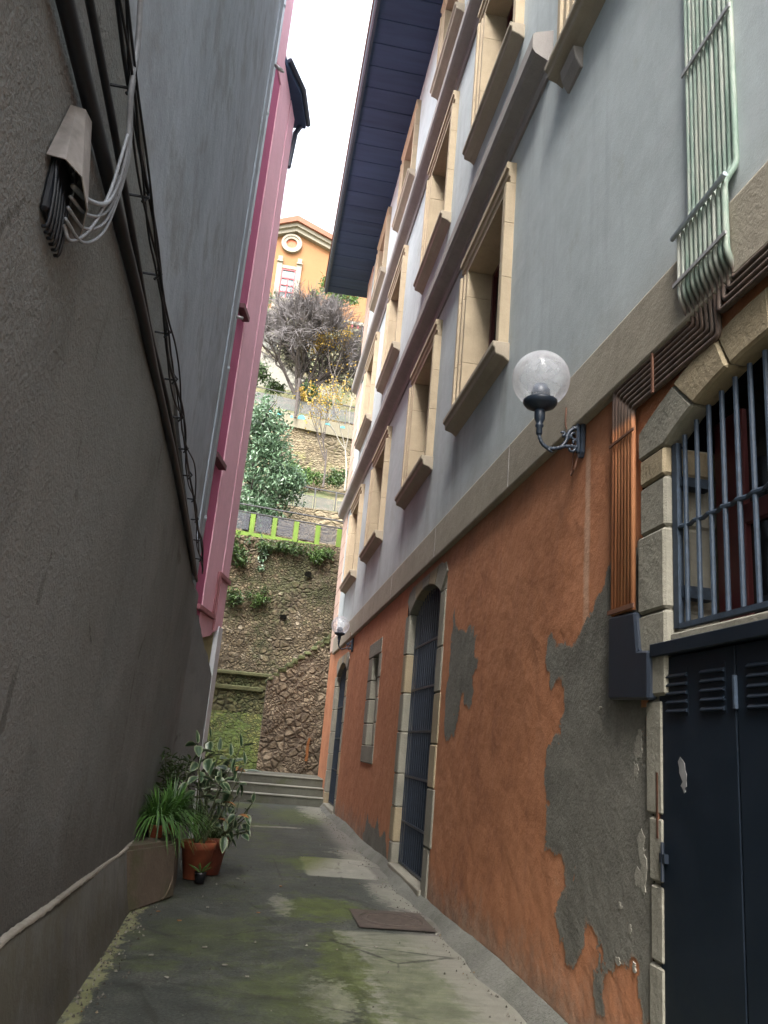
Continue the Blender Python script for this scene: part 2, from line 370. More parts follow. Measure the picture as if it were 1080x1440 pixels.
def soffit_mat():
    g = G('dark_blue_soffit_boards')
    wv = g.noise(1, 4, .6, g.map((.6, 5, 1)))
    g.col(g.ramp(wv, [(.3, (.014, .032, .075)), (.7, (.026, .052, .11))])); g.rough(.8)
    return g.m
m_soffit = soffit_mat()
m_fascia = simple('blue_black_gutter', (.02, .03, .055), .45)
m_rooftile = plaster('clay_roof_tile', (.19, .08, .05), .3, .1, .6, 30)
m_red = simple('dark_red_window_paint', (.085, .015, .016), .45)
def pane_mat(name, c, r=.08):
    g = G(name); g.col(g.ramp(g.noise(1.2, 3), [(.3, scale(c, .8)), (.7, scale(c, 1.2))])); g.rough(r)
    g.b.inputs['Specular IOR Level'].default_value = .6; return g.m
m_pane = pane_mat('window_glass', (.10, .11, .09))
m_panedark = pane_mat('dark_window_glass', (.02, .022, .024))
m_iron = simple('blue_black_iron_paint', (.018, .028, .045), .42, 0, .3, 20)
m_grille = simple('blue_grey_iron_bars', (.026, .042, .066), .65, 0, .3, 30)
def bluedoor():
    g = G('navy_sheet_metal'); n = g.noise(3, 6, .7)
    col = g.ramp(n, [(.3, (.004, .009, .016)), (.7, (.008, .014, .024))])
    col = g.mixc(g.math('MULTIPLY', g.ss(g.noise(14, 6, .75), .66, .72), .25), col, (.09, .10, .11))
    g.col(col); g.rough(g.ramp(n, [(.3, (.42,)*3), (.7, (.6,)*3)])); g.b.inputs['Specular IOR Level'].default_value = .25; g.bump(g.noise(2, 3), .15, .02); return g.m
m_navy = bluedoor()
m_navybox = simple('navy_box_metal', (.011, .017, .028), .45, 0, .2, 6)
m_wood = simple('weathered_brown_wood', (.13, .055, .03), .7, 0, .3, 6)
m_rustdark = simple('dark_rusty_iron', (.075, .03, .014), .85, 0, .4, 14)
m_black = simple('black_cable_rubber', (.005, .008, .014), .5, 0, .3, 30)
m_greycable = simple('grey_cable_sheath', (.20, .22, .25), .5, 0, .2, 30)
m_tin = simple('aged_tin', (.25, .235, .23), .55, .15, .35, 7)
m_pvc = simple('pale_grey_drainpipe', (.40, .46, .52), .38, 0, .15, 4)
m_galv = simple('galvanised_clamp', (.38, .38, .38), .45, .5, .2, 12)
m_board = simple('purple_brown_board', (.16, .07, .085), .7, 0, .2, 10)
m_pinkledge = simple('dusty_pink_ledge', (.33, .13, .15), .7, 0, .2, 10)

def pipe_mat():
    g = G('copper_pipe_finish'); X, Y, Z = g.xyz()
    n = g.noise(2.5, 5, .7, g.map((6, 6, 1.2))); isl = g.noise(40, 2, .5, g.map((0.2, 1, .02)))
    green = g.ramp(g.math('ADD', g.math('MULTIPLY', n, .6), g.math('MULTIPLY', isl, .5)), [(.33, (.085, .125, .105)), (.5, (.20, .275, .235)), (.66, (.40, .42, .38))])
    dark = g.ramp(n, [(.3, (.05, .035, .03)), (.7, (.13, .085, .065))])
    org = g.ramp(g.math('ADD', g.math('MULTIPLY', n, .5), g.math('MULTIPLY', isl, .5)), [(.35, (.20, .08, .04)), (.5, (.42, .165, .075)), (.65, (.50, .22, .10))])
    col = g.mixc(g.ss(Z, 3.42, 3.49), org, dark); col = g.mixc(g.ss(Z, 3.74, 3.9), col, green)
    oi = g.n.new('ShaderNodeObjectInfo').outputs['Random']
    col = g.mixc(1, col, g.ramp(oi, [(0, (.55, .6, .58)), (.35, (.95, .95, .9)), (.7, (.75, .85, .8)), (1, (1.3, 1.2, 1.2))]), 'MULTIPLY')
    g.col(col); g.rough(.68); g.bump(g.noise(60, 3), .15, .003); return g.m
m_pipe = pipe_mat()

def ground_mat():
    g = G('mossy_concrete_paving'); X, Y, Z = g.xyz()
    big = g.noise(.8, 6, .7); mid = g.noise(4.5, 6, .72); fine = g.noise(60, 4, .75); vf = g.noise(160, 3, .7)
    c = g.ramp(g.math('ADD', g.math('MULTIPLY', big, .45), g.math('MULTIPLY', mid, .55)),
               [(.34, (.022, .026, .023)), (.5, (.044, .050, .043)), (.66, (.085, .088, .075))])
    c = g.mixc(.8, c, g.ramp(fine, [(.33, (.3, .3, .3)), (.67, (1.75, 1.75, 1.7))]), 'MULTIPLY')
    wob = g.math('ADD', g.math('MULTIPLY', g.math('SUBTRACT', g.noise(2.6, 6, .78), .5), 2.6), g.math('MULTIPLY', g.math('SUBTRACT', g.noise(16, 5, .75), .5), 1.5))
    wob2 = g.math('MULTIPLY', g.math('SUBTRACT', g.noise(2.2, 4, .6), .5), .14)
    moss = (.068, .088, .024)
    def put(c, mask, amt, colr): return g.mixc(g.math('MULTIPLY', mask, amt), c, colr)
    # newer pale concrete strip along the right-hand wall
    edge = g.math('ADD', g.math('ADD', X, wob2), g.math('MULTIPLY', g.math('SUBTRACT', mid, .5), .12))
    near = g.math('SUBTRACT', 1, g.ss(g.math('ADD', Y, wob2), 7.42, 7.5))
    strip = g.math('MULTIPLY', g.ss(edge, .90, .93), near)
    pale = g.ramp(g.math('ADD', g.math('MULTIPLY', mid, .6), g.math('MULTIPLY', g.noise(3, 5, .6, g.map((1, 5, 1))), .4)),
                  [(.32, (.095, .105, .07)), (.5, (.165, .172, .13)), (.68, (.25, .245, .195))])
    c = put(c, strip, .95, pale)
    c = put(c, g.math('MULTIPLY', g.ss(edge, 1.45, 1.75), .8), .6, (.22, .205, .18))
    # moss by clumps
    mosscol = g.ramp(mid, [(.35, scale(moss, .55)), (.65, scale(moss, 1.35))])
    c = put(c, g.ss(g.math('ADD', g.noise(1.1, 7, .75), g.math('MULTIPLY', fine, .10)), .58, .72), .6, mosscol)
    for (bx, by, rx, ry, am) in ((.95, 8.3, .38, .5, .95), (.88, 6.3, .16, 1.2, .85), (.62, 8.2, .1, .4, .6), (.55, 5.6, .5, .7, .45), (1.2, 17.6, .55, 1.6, .7),
                                 (1.05, 11.2, .34, .55, .95), (.35, 15.4, .35, .35, .7), (-.1, 19.3, .6, .7, .8), (1.3, 5.8, .28, 1.1, .4), (-.2, 7.0, .5, .6, .4)):
        c = put(c, g.blob(bx, by, rx, ry, X, Y, wob, .35), am, mosscol)
    # pale worn patches
    for (bx, by, rx, ry, am) in ((.52, 8.4, .10, .4, .5), (.75, 5.5, .15, .4, .4), (1.7, 12.0, .25, .8, .5),
                                 (.62, 15.3, .5, .13, .7), (1.65, 19, .3, 1.6, .6), (1.75, 9.2, .2, .8, .6)):
        c = put(c, g.blob(bx, by, rx, ry, X, Y, g.math('MULTIPLY', wob, 1.5), .3), am, g.ramp(mid, [(.3, (.17, .175, .13)), (.7, (.33, .32, .27))]))
    def boxm(x0, x1, y0, y1):
        k = g.math('MULTIPLY', g.ss(g.math('ADD', X, wob2), x0-.03, x0+.03), g.math('SUBTRACT', 1, g.ss(g.math('ADD', X, wob2), x1-.04, x1+.04)))
        return g.math('MULTIPLY', k, g.math('MULTIPLY', g.ss(g.math('SUBTRACT', Y, wob2), y0-.05, y0+.05), g.math('SUBTRACT', 1, g.ss(g.math('SUBTRACT', Y, wob2), y1-.05, y1+.05))))
    c = put(c, boxm(.9, 1.75, 10.25, 11.75), .85, g.mixc(g.ss(g.math('ADD', g.math('SUBTRACT', g.math('MULTIPLY', Y, .35), X), wob2), 2.5, 3.0), g.ramp(mid, [(.3, (.20, .20, .165)), (.7, (.34, .33, .28))]), (.125, .14, .05)))
    c = put(c, g.ss(g.math('ADD', g.noise(1.7, 7, .78, g.map((1, .6, 1))), g.math('MULTIPLY', g.math('SUBTRACT', 1, g.math('ABSOLUTE', g.math('SUBTRACT', X, .55))), .1)), .58, .70), .55, mosscol)
    # lichen line at the foot of the left wall
    lx = g.math('ADD', g.math('ADD', X, .74), g.math('MULTIPLY', g.math('SUBTRACT', g.noise(5, 6, .75), .5), .35))
    ll = g.math('SUBTRACT', 1, g.ss(g.math('ABSOLUTE', lx), .03, .07))
    c = put(c, g.math('MULTIPLY', ll, g.math('SUBTRACT', 1, g.ss(Y, 8.6, 9.2))), .9, g.ramp(mid, [(.3, (.12, .13, .045)), (.7, (.30, .30, .17))]))
    c = put(c, g.ss(g.noise(38, 2, .5), .74, .77), .6, (.32, .31, .26))
    crack = g.vor(.7, 'DISTANCE_TO_EDGE', g.map((1, 1, 1))).outputs['Distance']
    cr = g.math('SUBTRACT', 1, g.ss(g.math('ADD', crack, g.math('MULTIPLY', g.math('SUBTRACT', mid, .5), .06)), .002, .012))
    c = put(c, g.math('MULTIPLY', cr, g.ss(g.noise(1.3, 3), .42, .55)), .7, (.022, .024, .018))
    g.col(c); g.rough(g.ramp(mid, [(.3, (.6,)*3), (.7, (.92,)*3)]))
    p = g.bump(g.math('ADD', mid, g.math('MULTIPLY', strip, .15)), .5, .04); g.bump(g.math('ADD', fine, g.math('MULTIPLY', vf, .5)), .6, .008, p)
    return g.m
m_ground = ground_mat()
m_kerb = plaster('grey_cement_fillet', (.145, .145, .125), .4, .1, .9, 40, dirt=(.10, .105, .08), dirtlev=.48, fine=.9, gd=.015)
def hill_mat():
    g = G('hill_soil_and_grass'); n = g.noise(.6, 7, .75); n2 = g.noise(4, 5, .7)
    c = g.ramp(n, [(.35, (.06, .075, .025)), (.5, (.11, .10, .05)), (.65, (.19, .15, .09))])
    c = g.mixc(g.ss(n2, .5, .65), c, (.045, .075, .02)); g.col(c); g.bump(n2, .8, .15); return g.m
m_hill = hill_mat()

m_rubble = stonework('retaining_wall_rubble', [(.10, .08, .053), (.165, .136, .09), (.13, .106, .068), (.225, .19, .132), (.11, .092, .064)], 4.4, 1.35,
                     (.065, .05, .033), (.05, .055, .02), .585, 1.0, .13, (.36, .32, .25))
m_rubble2 = stonework('stair_wall_rubble', [(.105, .086, .066), (.205, .168, .125), (.145, .12, .088), (.32, .275, .215), (.165, .135, .10)], 4.6, 1.15,
                      (.085, .065, .048), (.06, .055, .025), .68, 1.0, .13, greenz=(4.2, 4.9, 1.0, (.05, .065, .018), .5))
m_mossstone = stonework('bright_moss_stone', [(.09, .11, .03), (.20, .21, .065), (.13, .14, .045)], 4.6, 1.4, (.028, .036, .012), (.085, .125, .022), .52, 1.0, .13)
m_darkmoss = stonework('dark_mossy_stone', [(.08, .09, .035), (.15, .15, .075), (.11, .11, .05)], 3.6, 1.2, (.04, .042, .02), (.05, .065, .02), .55, 1.0, .09)
m_tanstone = stonework('tan_terrace_stone', [(.165, .14, .098), (.235, .205, .15), (.19, .157, .11), (.14, .12, .09)], 2.6, 2.0, (.11, .095, .065), (.20, .19, .08), .68, .8, .07)
m_mosscap = plaster('mossy_coping', (.105, .11, .05), .45, .2, .9, 20, dirt=(.045, .055, .02), dirtlev=.48)
m_stepc = plaster('worn_step_concrete', (.10, .102, .082), .3, .2, .6, 40, dirt=(.075, .085, .04), dirtlev=.52)
m_stepnose = plaster('pale_step_nosing', (.20, .20, .165), .2, .1, .5, 40)
m_lime = plaster('lime_green_paint', (.115, .19, .028), .3, .4, .4, 20, dirt=(.12, .15, .06), dirtlev=.54)
m_yellowwall = plaster('yellowish_parapet_paint', (.17, .155, .11), .25, .3, .4, 20, dirt=(.3, .28, .2))
def mesh_mat():
    g = G('grey_mesh_panel'); g.col((.10, .105, .125)); tr = g.n.new('ShaderNodeBsdfTransparent'); mx = g.n.new('ShaderNodeMixShader')
    g.l.new(g.math('ADD', .25, g.math('MULTIPLY', g.noise(5, 4), .25)), mx.inputs[0]); g.l.new(tr.outputs[0], mx.inputs[1]); g.l.new(g.b.outputs[0], mx.inputs[2])
    out = [n for n in g.n if n.type == 'OUTPUT_MATERIAL'][0]; g.l.new(mx.outputs[0], out.inputs[0]); return g.m
m_mesh = mesh_mat()
m_rail = simple('dark_rail_paint', (.07, .07, .075), .5, .2)
m_teal = simple('turquoise_spray_paint', (.06, .42, .46), .7, 0, .2, 4)
m_house = plaster('orange_house_paint', (.225, .108, .044), .1, .15, .2, 20)
m_trim = plaster('cream_stone_trim', (.235, .213, .17), .12, .2, .2, 20)
m_winred = simple('red_casement_paint', (.34, .03, .04), .5)
m_sky_pane = pane_mat('pale_window_glass', (.085, .13, .145), .4)
m_terra = simple('terracotta', (.32, .085, .04), .65, 0, .25, 9, .3)
m_terra2 = simple('dark_terracotta', (.20, .05, .028), .65, 0, .25, 9, .3)
m_soil = simple('dark_potting_soil', (.03, .022, .015), .95, 0, .4, 30, .8)
m_blackplastic = simple('black_plastic', (.012, .012, .014), .4)
m_bark = simple('dark_bark', (.06, .05, .045), .9, 0, .4, 14, .6)
m_twig = simple('purple_grey_twigs', (.115, .105, .106), .9, 0, .3, 5, 0)
m_birch = plaster('pale_birch_bark', (.22, .205, .17), .3, .1, .5, 20, dirt=(.12, .1, .09), dirtlev=.55)
m_greenstem = simple('green_brown_stem', (.05, .06, .025), .6)
m_leaf_ever = leafmat('evergreen_leaves', (.018, .045, .022), (.16, .26, .15), .3)
m_leaf_dark = leafmat('dark_leaves', (.012, .03, .008), (.07, .13, .03), .45)
m_leaf_mid = leafmat('fresh_leaves', (.025, .06, .012), (.12, .21, .05), .45)
m_leaf_yel = leafmat('yellow_autumn_leaves', (.22, .13, .02), (.42, .29, .05), .6, trans=.3)
m_leaf_grass = leafmat('grassy_leaves', (.018, .055, .012), (.11, .24, .05), .4)

def varieg():
    g = G('variegated_leaf'); at = g.n.new('ShaderNodeAttribute'); at.attribute_name = 'edge'
    n = g.noise(25, 4, .7)
    k = g.math('ADD', at.outputs['Fac'], g.math('MULTIPLY', g.math('SUBTRACT', n, .5), .7))
    c = g.ramp(k, [(.42, (.035, .07, .035)), (.62, (.10, .16, .085)), (.88, (.22, .26, .15)), (1.0, (.36, .39, .25))])
    g.col(c); g.rough(.32); return g.m
m_varieg = varieg()
m_brownleaf = simple('orange_brown_leaf', (.22, .09, .015), .5, 0, .4, 20)
m_holder = simple('dull_blue_grey_plastic', (.07, .085, .11), .35, 0, .2, 12)
def globe_mat():
    g = G('hazy_clear_acrylic')
    tr = g.n.new('ShaderNodeBsdfTransparent'); gl = g.n.new('ShaderNodeBsdfGlossy'); gl.inputs['Roughness'].default_value = .12
    df = g.n.new('ShaderNodeBsdfDiffuse'); df.inputs[0].default_value = (.75, .76, .8, 1)
    tl = g.n.new('ShaderNodeBsdfTranslucent'); tl.inputs[0].default_value = (.8, .8, .85, 1)
    a = g.n.new('ShaderNodeAddShader'); g.l.new(df.outputs[0], a.inputs[0]); g.l.new(tl.outputs[0], a.inputs[1])
    haze = g.n.new('ShaderNodeMixShader'); g.l.new(tr.outputs[0], haze.inputs[1]); g.l.new(a.outputs[0], haze.inputs[2])
    lw = g.n.new('ShaderNodeLayerWeight'); lw.inputs['Blend'].default_value = .25
    f = g.math('ADD', g.math('MULTIPLY', lw.outputs['Facing'], .22), g.math('MULTIPLY', g.noise(9, 5, .7), .30))
    g.l.new(f, haze.inputs[0])
    fin = g.n.new('ShaderNodeMixShader'); g.l.new(g.math('MULTIPLY', lw.outputs['Fresnel'], .6), fin.inputs[0])
    g.l.new(haze.outputs[0], fin.inputs[1]); g.l.new(gl.outputs[0], fin.inputs[2])
    out = [n for n in g.n if n.type == 'OUTPUT_MATERIAL'][0]; g.l.new(fin.outputs[0], out.inputs[0])
    return g.m
m_globe = globe_mat()

# ================================================================== SETTING
gm = MB()
nx, ny = 36, 110
for j in range(ny+1):
    for i in range(nx+1):
        x = -3+6*i/nx; y = -8+29*j/ny
        gm.v.append((x, y, -.012+.012*math.sin(x*2.3+y*.7)*math.sin(y*.9)))
for j in range(ny):
    for i in range(nx):
        a = j*(nx+1)+i; gm.f.append((a, a+1, a+nx+2, a+nx+1))
g_ = gm.build('ground', m_ground, smooth=True); struct(g_)
far = MB().add([(-400, -400, -.06), (400, -400, -.06), (400, 400, -.06), (-400, 400, -.06)], [(0, 1, 2, 3)]).build('terrain_base', m_hill); struct(far)

# stepped hillside behind the walls
prof = [(21.2, -.05), (23.3, .55), (24.75, .6), (24.75, 2.6), (26.3, 2.7), (26.3, 7.78), (30.6, 7.95), (30.9, 10.3), (33, 10.9), (35.9, 12.6), (36.5, 16.3),
        (38.5, 18.2), (43.6, 19.6), (44.4, 22.4), (50, 26.5), (62, 35.5), (66.5, 36), (140, 40), (240, 30)]
hm = MB(); NX = 40
for i in range(NX+1):
    x = -60+120*i/NX
    for (y, z) in prof: hm.v.append((x, y, z))
n = len(prof)
for i in range(NX):
    for k in range(n-1):
        a = i*n+k; hm.f.append((a, a+n, a+n+1, a+1))
struct(hm.build('hillside', m_hill))

# cement fillet along the foot of the right-hand wall
fm = MB(); prev = None
for k in range(95):
    y = -2+k*.25; wx = .15+.04*math.sin(y*2.1)+.02*math.sin(y*5.3)+random.uniform(-.02, .02); hz = .09+.02*math.sin(y*1.3)+random.uniform(-.006, .006)
    row = [(2.0-wx, y, -.045), (2.0-wx*.5, y, hz*.42), (1.995, y, hz)]
    b = len(fm.v); fm.v += row
    if k: fm.f += [(b-3, b, b+1, b-2), (b-2, b+1, b+2, b-1)]
struct(fm.build('kerb_fillet', m_kerb, smooth=True))

# ================================================================== RIGHT TOWNHOUSE
TH = thing('townhouse', (2, 10, 0), 'long grey and orange townhouse with tan stone window frames along the alley', 'building')
YE = 22.7      # far end
windows = []   # y0,y1,z0,z1 (stone frame outline)
F1 = [(6.8, 8.72), (10.13, 12.05), (14.33, 16.35), (18.1, 20.15)]
for a, b in F1: windows.append((a, b, 5.32, 7.42))
for a, b in F1: windows.append((a, b, 9.2, 11.45))
for a, b in [(10.3, 12.1), (14.4, 16.3), (18.2, 20.1), (6.8, 8.7)]: windows.append((a, b, 13.35, 15.2))
windows.append((3.55, 5.42, 7.36, 9.6))
JW = .25
hol = [[(a+JW*.6, z0-.02), (b-JW*.6, z0-.02), (b-JW*.6, z1-JW*.6), (a+JW*.6, z1-JW*.6)] for a, b, z0, z1 in windows]
MB().sheet([(-6, 3.9), (YE, 3.9), (YE, 15.6), (-6, 15.6)], hol, 'x', 2.0).build('grey_wall', m_grey, TH)

def archpts(y0, y1, zs, rise, n=14):
    c = (y0+y1)/2; h = (y1-y0)/2; R = (h*h+rise*rise)/(2*rise); a = math.asin(h/R)
    return arc((c, zs+rise-R), R, PI/2+a, PI/2-a, n)       # from y0 to y1
# lower wall with its openings
A_in = archpts(1.87, 3.74, 3.165, .19)
A_out = archpts(1.60, 4.03, 3.33, .24)
D2_in = archpts(9.0, 10.85, 3.27, .22); D3_in = archpts(18.05, 20.1, 3.05, .24)
opn_main = [(1.6, -.1), (1.6, 3.33)]+A_out[1:-1]+[(4.03, 3.33), (4.03, 2.2), (3.97, 1.85), (3.955, 1.3), (3.93, .9), (3.96, .6), (3.98, -.1)]
opn2 = [(8.74, -.1), (8.74, 3.40), (8.95, 3.60), (10.8, 3.62), (11.08, 3.42), (11.08, -.1)]
opn3 = [(17.8, -.1), (17.8, 3.3), (18.1, 3.46), (20.0, 3.46), (20.38, 3.3), (20.38, -.1)]
opnw = [(13.2, 1.22), (14.5, 1.22), (14.5, 2.25), (14.62, 2.3), (14.62, 3.2), (13.3, 3.2), (13.3, 2.0), (13.2, 1.9)]
bot = [(-6, -.1), (1.6, -.1)]+opn_main[1:][:0]
outer = [(-6, 3.95), (-6, -.1)]+opn_main+opn2+opn3+[(YE, -.1), (YE, 3.95)]
MB().sheet(outer, [opnw], 'x', 2.0).build('orange_wall', m_orange, TH)
# end wall, back and inner darkness
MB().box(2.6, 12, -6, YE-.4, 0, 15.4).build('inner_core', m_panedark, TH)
MB().sheet([(2.0, -.1), (12, -.1), (12, 15.6), (2.0, 15.6)], [], 'y', YE).build('end_wall', m_orange, TH)

# bare render patches where the orange has come off
big = [(4.33, 2.735), (4.43, 2.675), (4.57, 2.525), (4.73, 2.415), (4.89, 2.285), (5.13, 2.265), (5.40, 2.365), (5.49, 2.175), (5.37, 1.975), (5.16, 2.055),
       (5.16, 1.785), (5.18, 1.675), (5.41, 1.605), (5.40, 1.235), (5.42, .975), (5.11, .975), (5.01, .745), (5.15, .685), (5.14, .525), (5.01, .385), (4.80, .485),
       (4.71, .685), (4.64, .665), (4.60, .44), (4.52, .25), (4.46, .28), (4.44, .49), (4.30, .56), (4.07, .60), (4.03, .35), (3.985, .36), (3.93, .6), (3.90, .9), (3.91, 1.3), (3.94, 1.85), (4.035, 2.2), (4.035, 2.72)]
def seg_dist(p, a, b):
    vx, vy = b[0]-a[0], b[1]-a[1]; t = max(0, min(1, ((p[0]-a[0])*vx+(p[1]-a[1])*vy)/max(1e-9, vx*vx+vy*vy)))
    return math.hypot(p[0]-a[0]-t*vx, p[1]-a[1]-t*vy)
def bare_patch(P, step=.03, x=1.996, clipfn=None):
    y0 = min(q[0] for q in P)-.12; y1 = max(q[0] for q in P)+.12; z0 = min(q[1] for q in P)-.12; z1 = max(q[1] for q in P)+.12
    ny_ = int((y1-y0)/step); nz_ = int((z1-z0)/step); mb = MB(); A = []; keep = {}
    for j in range(nz_+1):
        for i in range(ny_+1):
            q = (y0+(y1-y0)*i/ny_, z0+(z1-z0)*j/nz_); dm = 9; ins = False
            for a_, b_ in zip(P, P[1:]+P[:1]):
                dm = min(dm, seg_dist(q, a_, b_))
                if (a_[1] > q[1]) != (b_[1] > q[1]) and q[0] < (b_[0]-a_[0])*(q[1]-a_[1])/(b_[1]-a_[1])+a_[0]: ins = not ins
            mb.v.append((x, q[0], q[1])); A.append(dm if ins else -dm)
    for j in range(nz_):
        for i in range(ny_):
            k = j*(ny_+1)+i; f_ = (k, k+1, k+ny_+2, k+ny_+1)
            if max(A[n_] for n_ in f_) > -.09 and (clipfn is None or all(clipfn(mb.v[n_][1], mb.v[n_][2]) for n_ in f_)): mb.f.append(f_)
    o = mb.build('bare_render', m_grpatch, TH, smooth=True)
    at = o.data.attributes.new('inside', 'FLOAT', 'POINT')
    for i, v_ in enumerate(A): at.data[i].value = v_
bare_patch(ragged(big, .03, 2), clipfn=lambda y, z: y > 4.03 or (z < 1.84 and y > 3.90))
p2 = [(8.31, 3.0), (8.05, 2.7), (7.79, 2.655), (7.62, 2.72), (7.45, 2.685), (7.40, 2.45), (7.27, 2.265), (7.36, 2.05), (7.48, 1.885), (7.62, 1.95), (7.82, 1.995), (7.90, 1.8), (7.97, 1.665), (8.2, 1.62), (8.42, 1.695), (8.45, 2.2), (8.38, 2.6)]
bare_patch(ragged(p2, .05, 2))
p3 = [(13.6, .1), (13.2, .5), (12.7, .35), (12.2, .55), (11.8, .3), (11.4, .4), (11.2, .1)]
bare_patch(ragged(p3, .06, 2))
for (cy, cz, sy, sz) in ((4.07, 1.62, .05, .1), (4.1, 1.5, .04, .05), (4.07, .99, .06, .05), (4.05, 1.14, .03, .09), (4.02, 1.04, .025, .08), (4.28, .83, .03, .02), (4.16, .74, .015, .03), (4.3, .57, .03, .025),
                         (4.12, .58, .02, .03), (4.55, 1.83, .02, .008), (4.42, 1.84, .015, .01), (4.0, 1.05, .02, .12)):
    P = ragged([(cy+sy*math.cos(a)*random.uniform(.6, 1.2), cz+sz*math.sin(a)*random.uniform(.6, 1.2)) for a in [k*PI/3 for k in range(6)]], .02, 2)
    chx = globals().get('chx', 1.9946)-.0003; MB().prism(P, 2.0, chx, 'x').build('plaster_chip', m_chip, TH)

# string course
sc = [(2.02, 3.72), (1.955, 3.72), (1.94, 3.735), (1.94, 4.13), (1.96, 4.16), (2.02, 4.17)]
MB().prism(sc, -6, 21.55, 'y').build('string_course', m_band, TH, bevel=.006)
for y in (1.2, 6.4, 9.3, 12.4, 15.6, 18.5): MB().box(1.9365, 1.96, y, y+.012, 3.74, 4.12).build('string_course_joint', m_cornice, TH)
# cornices
def cornice(z, y0, name='cornice'):
    p = [(2.02, z), (1.975, z), (1.965, z+.05), (1.965, z+.1), (1.945, z+.13), (1.83, z+.19), (1.80, z+.24), (1.80, z+.40), (1.83, z+.43), (2.02, z+.5)]
    MB().prism(p, y0, YE+.03, 'y').build(name, m_cornice, TH)
cornice(7.62, 5.8); cornice(11.62, -6)

# quoins at the far end
qm = MB(); z = 3.85
while z < 15.3:
    h = .42; qm.box(1.975, 2.3, 21.6, YE+.02, z+.006, z+h-.006); z += h
qm.build('quoin', m_pinkgrey, TH, bevel=.012)

# windows
def make_window(a, b, z0, z1):
    f = MB(); xo = 1.895; xi = 2.36
    def jamb(y0, y1, inner):   # y0 outer edge, inner edge side
        cuts = [z0, z0+(z1-z0)*random.uniform(.28, .36), z0+(z1-z0)*random.uniform(.62, .72), z1-JW]
        for c0, c1 in zip(cuts, cuts[1:]):
            s = 1 if inner > y0 else -1
            f.prism([(xo+.005, y0), (xo, y0+s*.01), (xo, y0+s*.075), (xo+.025, y0+s*.085), (xo+.025, y0+s*.16), (xo+.045, y0+s*.175), (xo+.045, y0+s*JW), (xi, y0+s*JW), (xi, y0+s*.12), (2.0, y0+s*.12), (2.0, y0)], c0+.003, c1-.003, 'z')
    jamb(a, a+JW, a+JW); jamb(b, b-JW, b-JW)
    # lintel
    prof_ = [(xo+.005, z1), (xo, z1-.01), (xo, z1-.075), (xo+.025, z1-.085), (xo+.025, z1-.16), (xo+.045, z1-.175), (xo+.045, z1-JW), (xi, z1-JW), (xi, z1-.12), (2.0, z1-.12), (2.0, z1)]
    f.prism(prof_, a, b, 'y')
    w_ = f.build('window', m_tan, TH)
    s = MB().prism([(2.3, z0+.0), (1.83, z0+.0), (1.83, z0-.055), (1.855, z0-.07), (1.86, z0-.13), (1.94, z0-.155), (2.0, z0-.20), (2.3, z0-.20)], a-.05, b+.1, 'y')
    s.build('sill', m_sill, w_, bevel=.008)
    c = MB(); xc = 2.25; y0, y1, t, zb, zt = a+JW-.02, b-JW+.02, .085, z0, z1-JW+.02
    for q in ((y0, y0+t, zb, zt), (y1-t, y1, zb, zt), (y0+t, y1-t, zt-t, zt), (y0+t, y1-t, zb, zb+t), ((y0+y1)/2-.045, (y0+y1)/2+.045, zb+t, zt-t)):
        c.box(xc, xc+.07, *q)
    c.build('casement', m_red, w_, bevel=.006)
    MB().box(xc+.045, xc+.055, y0+t*.6, y1-t*.6, zb+t*.6, zt-t*.6).build('pane', m_pane, w_)
for wd in windows: make_window(*wd)
# moulded bracket under the nearest high sill
MB().prism([(2.02, 6.95), (1.98, 6.95), (1.93, 7.05), (1.91, 7.158), (2.02, 7.158)], 5.05, 5.35, 'y').build('sill_bracket', m_cornice, TH, bevel=.008)

# stone surrounds of the doorways
def surround(y0, y1, o0, o1, zs, rise, ztop, depth=.32, name='door_surround', nv=5, xf=1.985, zb=-.05, mats=(m_jamb, m_jamb2)):
    """jamb blocks and arch voussoirs; y0..y1 opening, o0..o1 outer"""
    f = MB(); pale = []
    def put(cond):
        if cond: return f
        m_ = MB(); pale.append(m_); return m_
    for (p, q) in ((o0, y0), (y1, o1)):
        z = zb
        while z < zs-.05:
            h = random.uniform(.34, .6)
            if z+h > zs-.2: h = zs-z
            e = random.uniform(-.03, .05)
            pp, qq = (p-e, q) if p == o0 else (p, q+e)
            put(random.random() < .75).box(xf+random.uniform(-.006, .004), xf+depth, pp, qq, z+.005, z+h-.005); z += h
    f.box(xf+.02, xf+depth-.02, o0+.06, y0-.012, zb, zs); f.box(xf+.02, xf+depth-.02, y1+.012, o1-.06, zb, zs)
    bk = archpts(y0-.012, y1+.012, zs+.01, rise, 12)
    f.prism(bk+[(o1-.06, zs), (o1-.08, ztop-.06), (o0+.08, ztop-.06), (o0+.06, zs)], xf+.02, xf+depth-.02, 'x')
    ins = archpts(y0, y1, zs, rise, nv*4)
    for k in range(nv):
        seg = ins[k*4:k*4+5]
        def outp(i):
            t = i/(nv*4); return (o0+(o1-o0)*t, zs+(ztop-zs)*(1 if .1 < t < .9 else (.55 if t in (0, 1) else .9)))
        outs = [outp(k*4+i) for i in range(5)]
        e = .004
        put(k % 2 == 0).prism([(s_[0]+(e if i == 0 else -e if i == 4 else 0), s_[1]) for i, s_ in enumerate(seg)]+
                [(s_[0]+(e if i == 0 else -e if i == 4 else 0), s_[1]) for i, s_ in reversed(list(enumerate(outs)))], xf, xf+depth, 'x')
    o = f.build(name, mats[0], TH, bevel=.012)
    for m_ in pale: m_.build('pale_block', mats[1], o, bevel=.012)
    return o
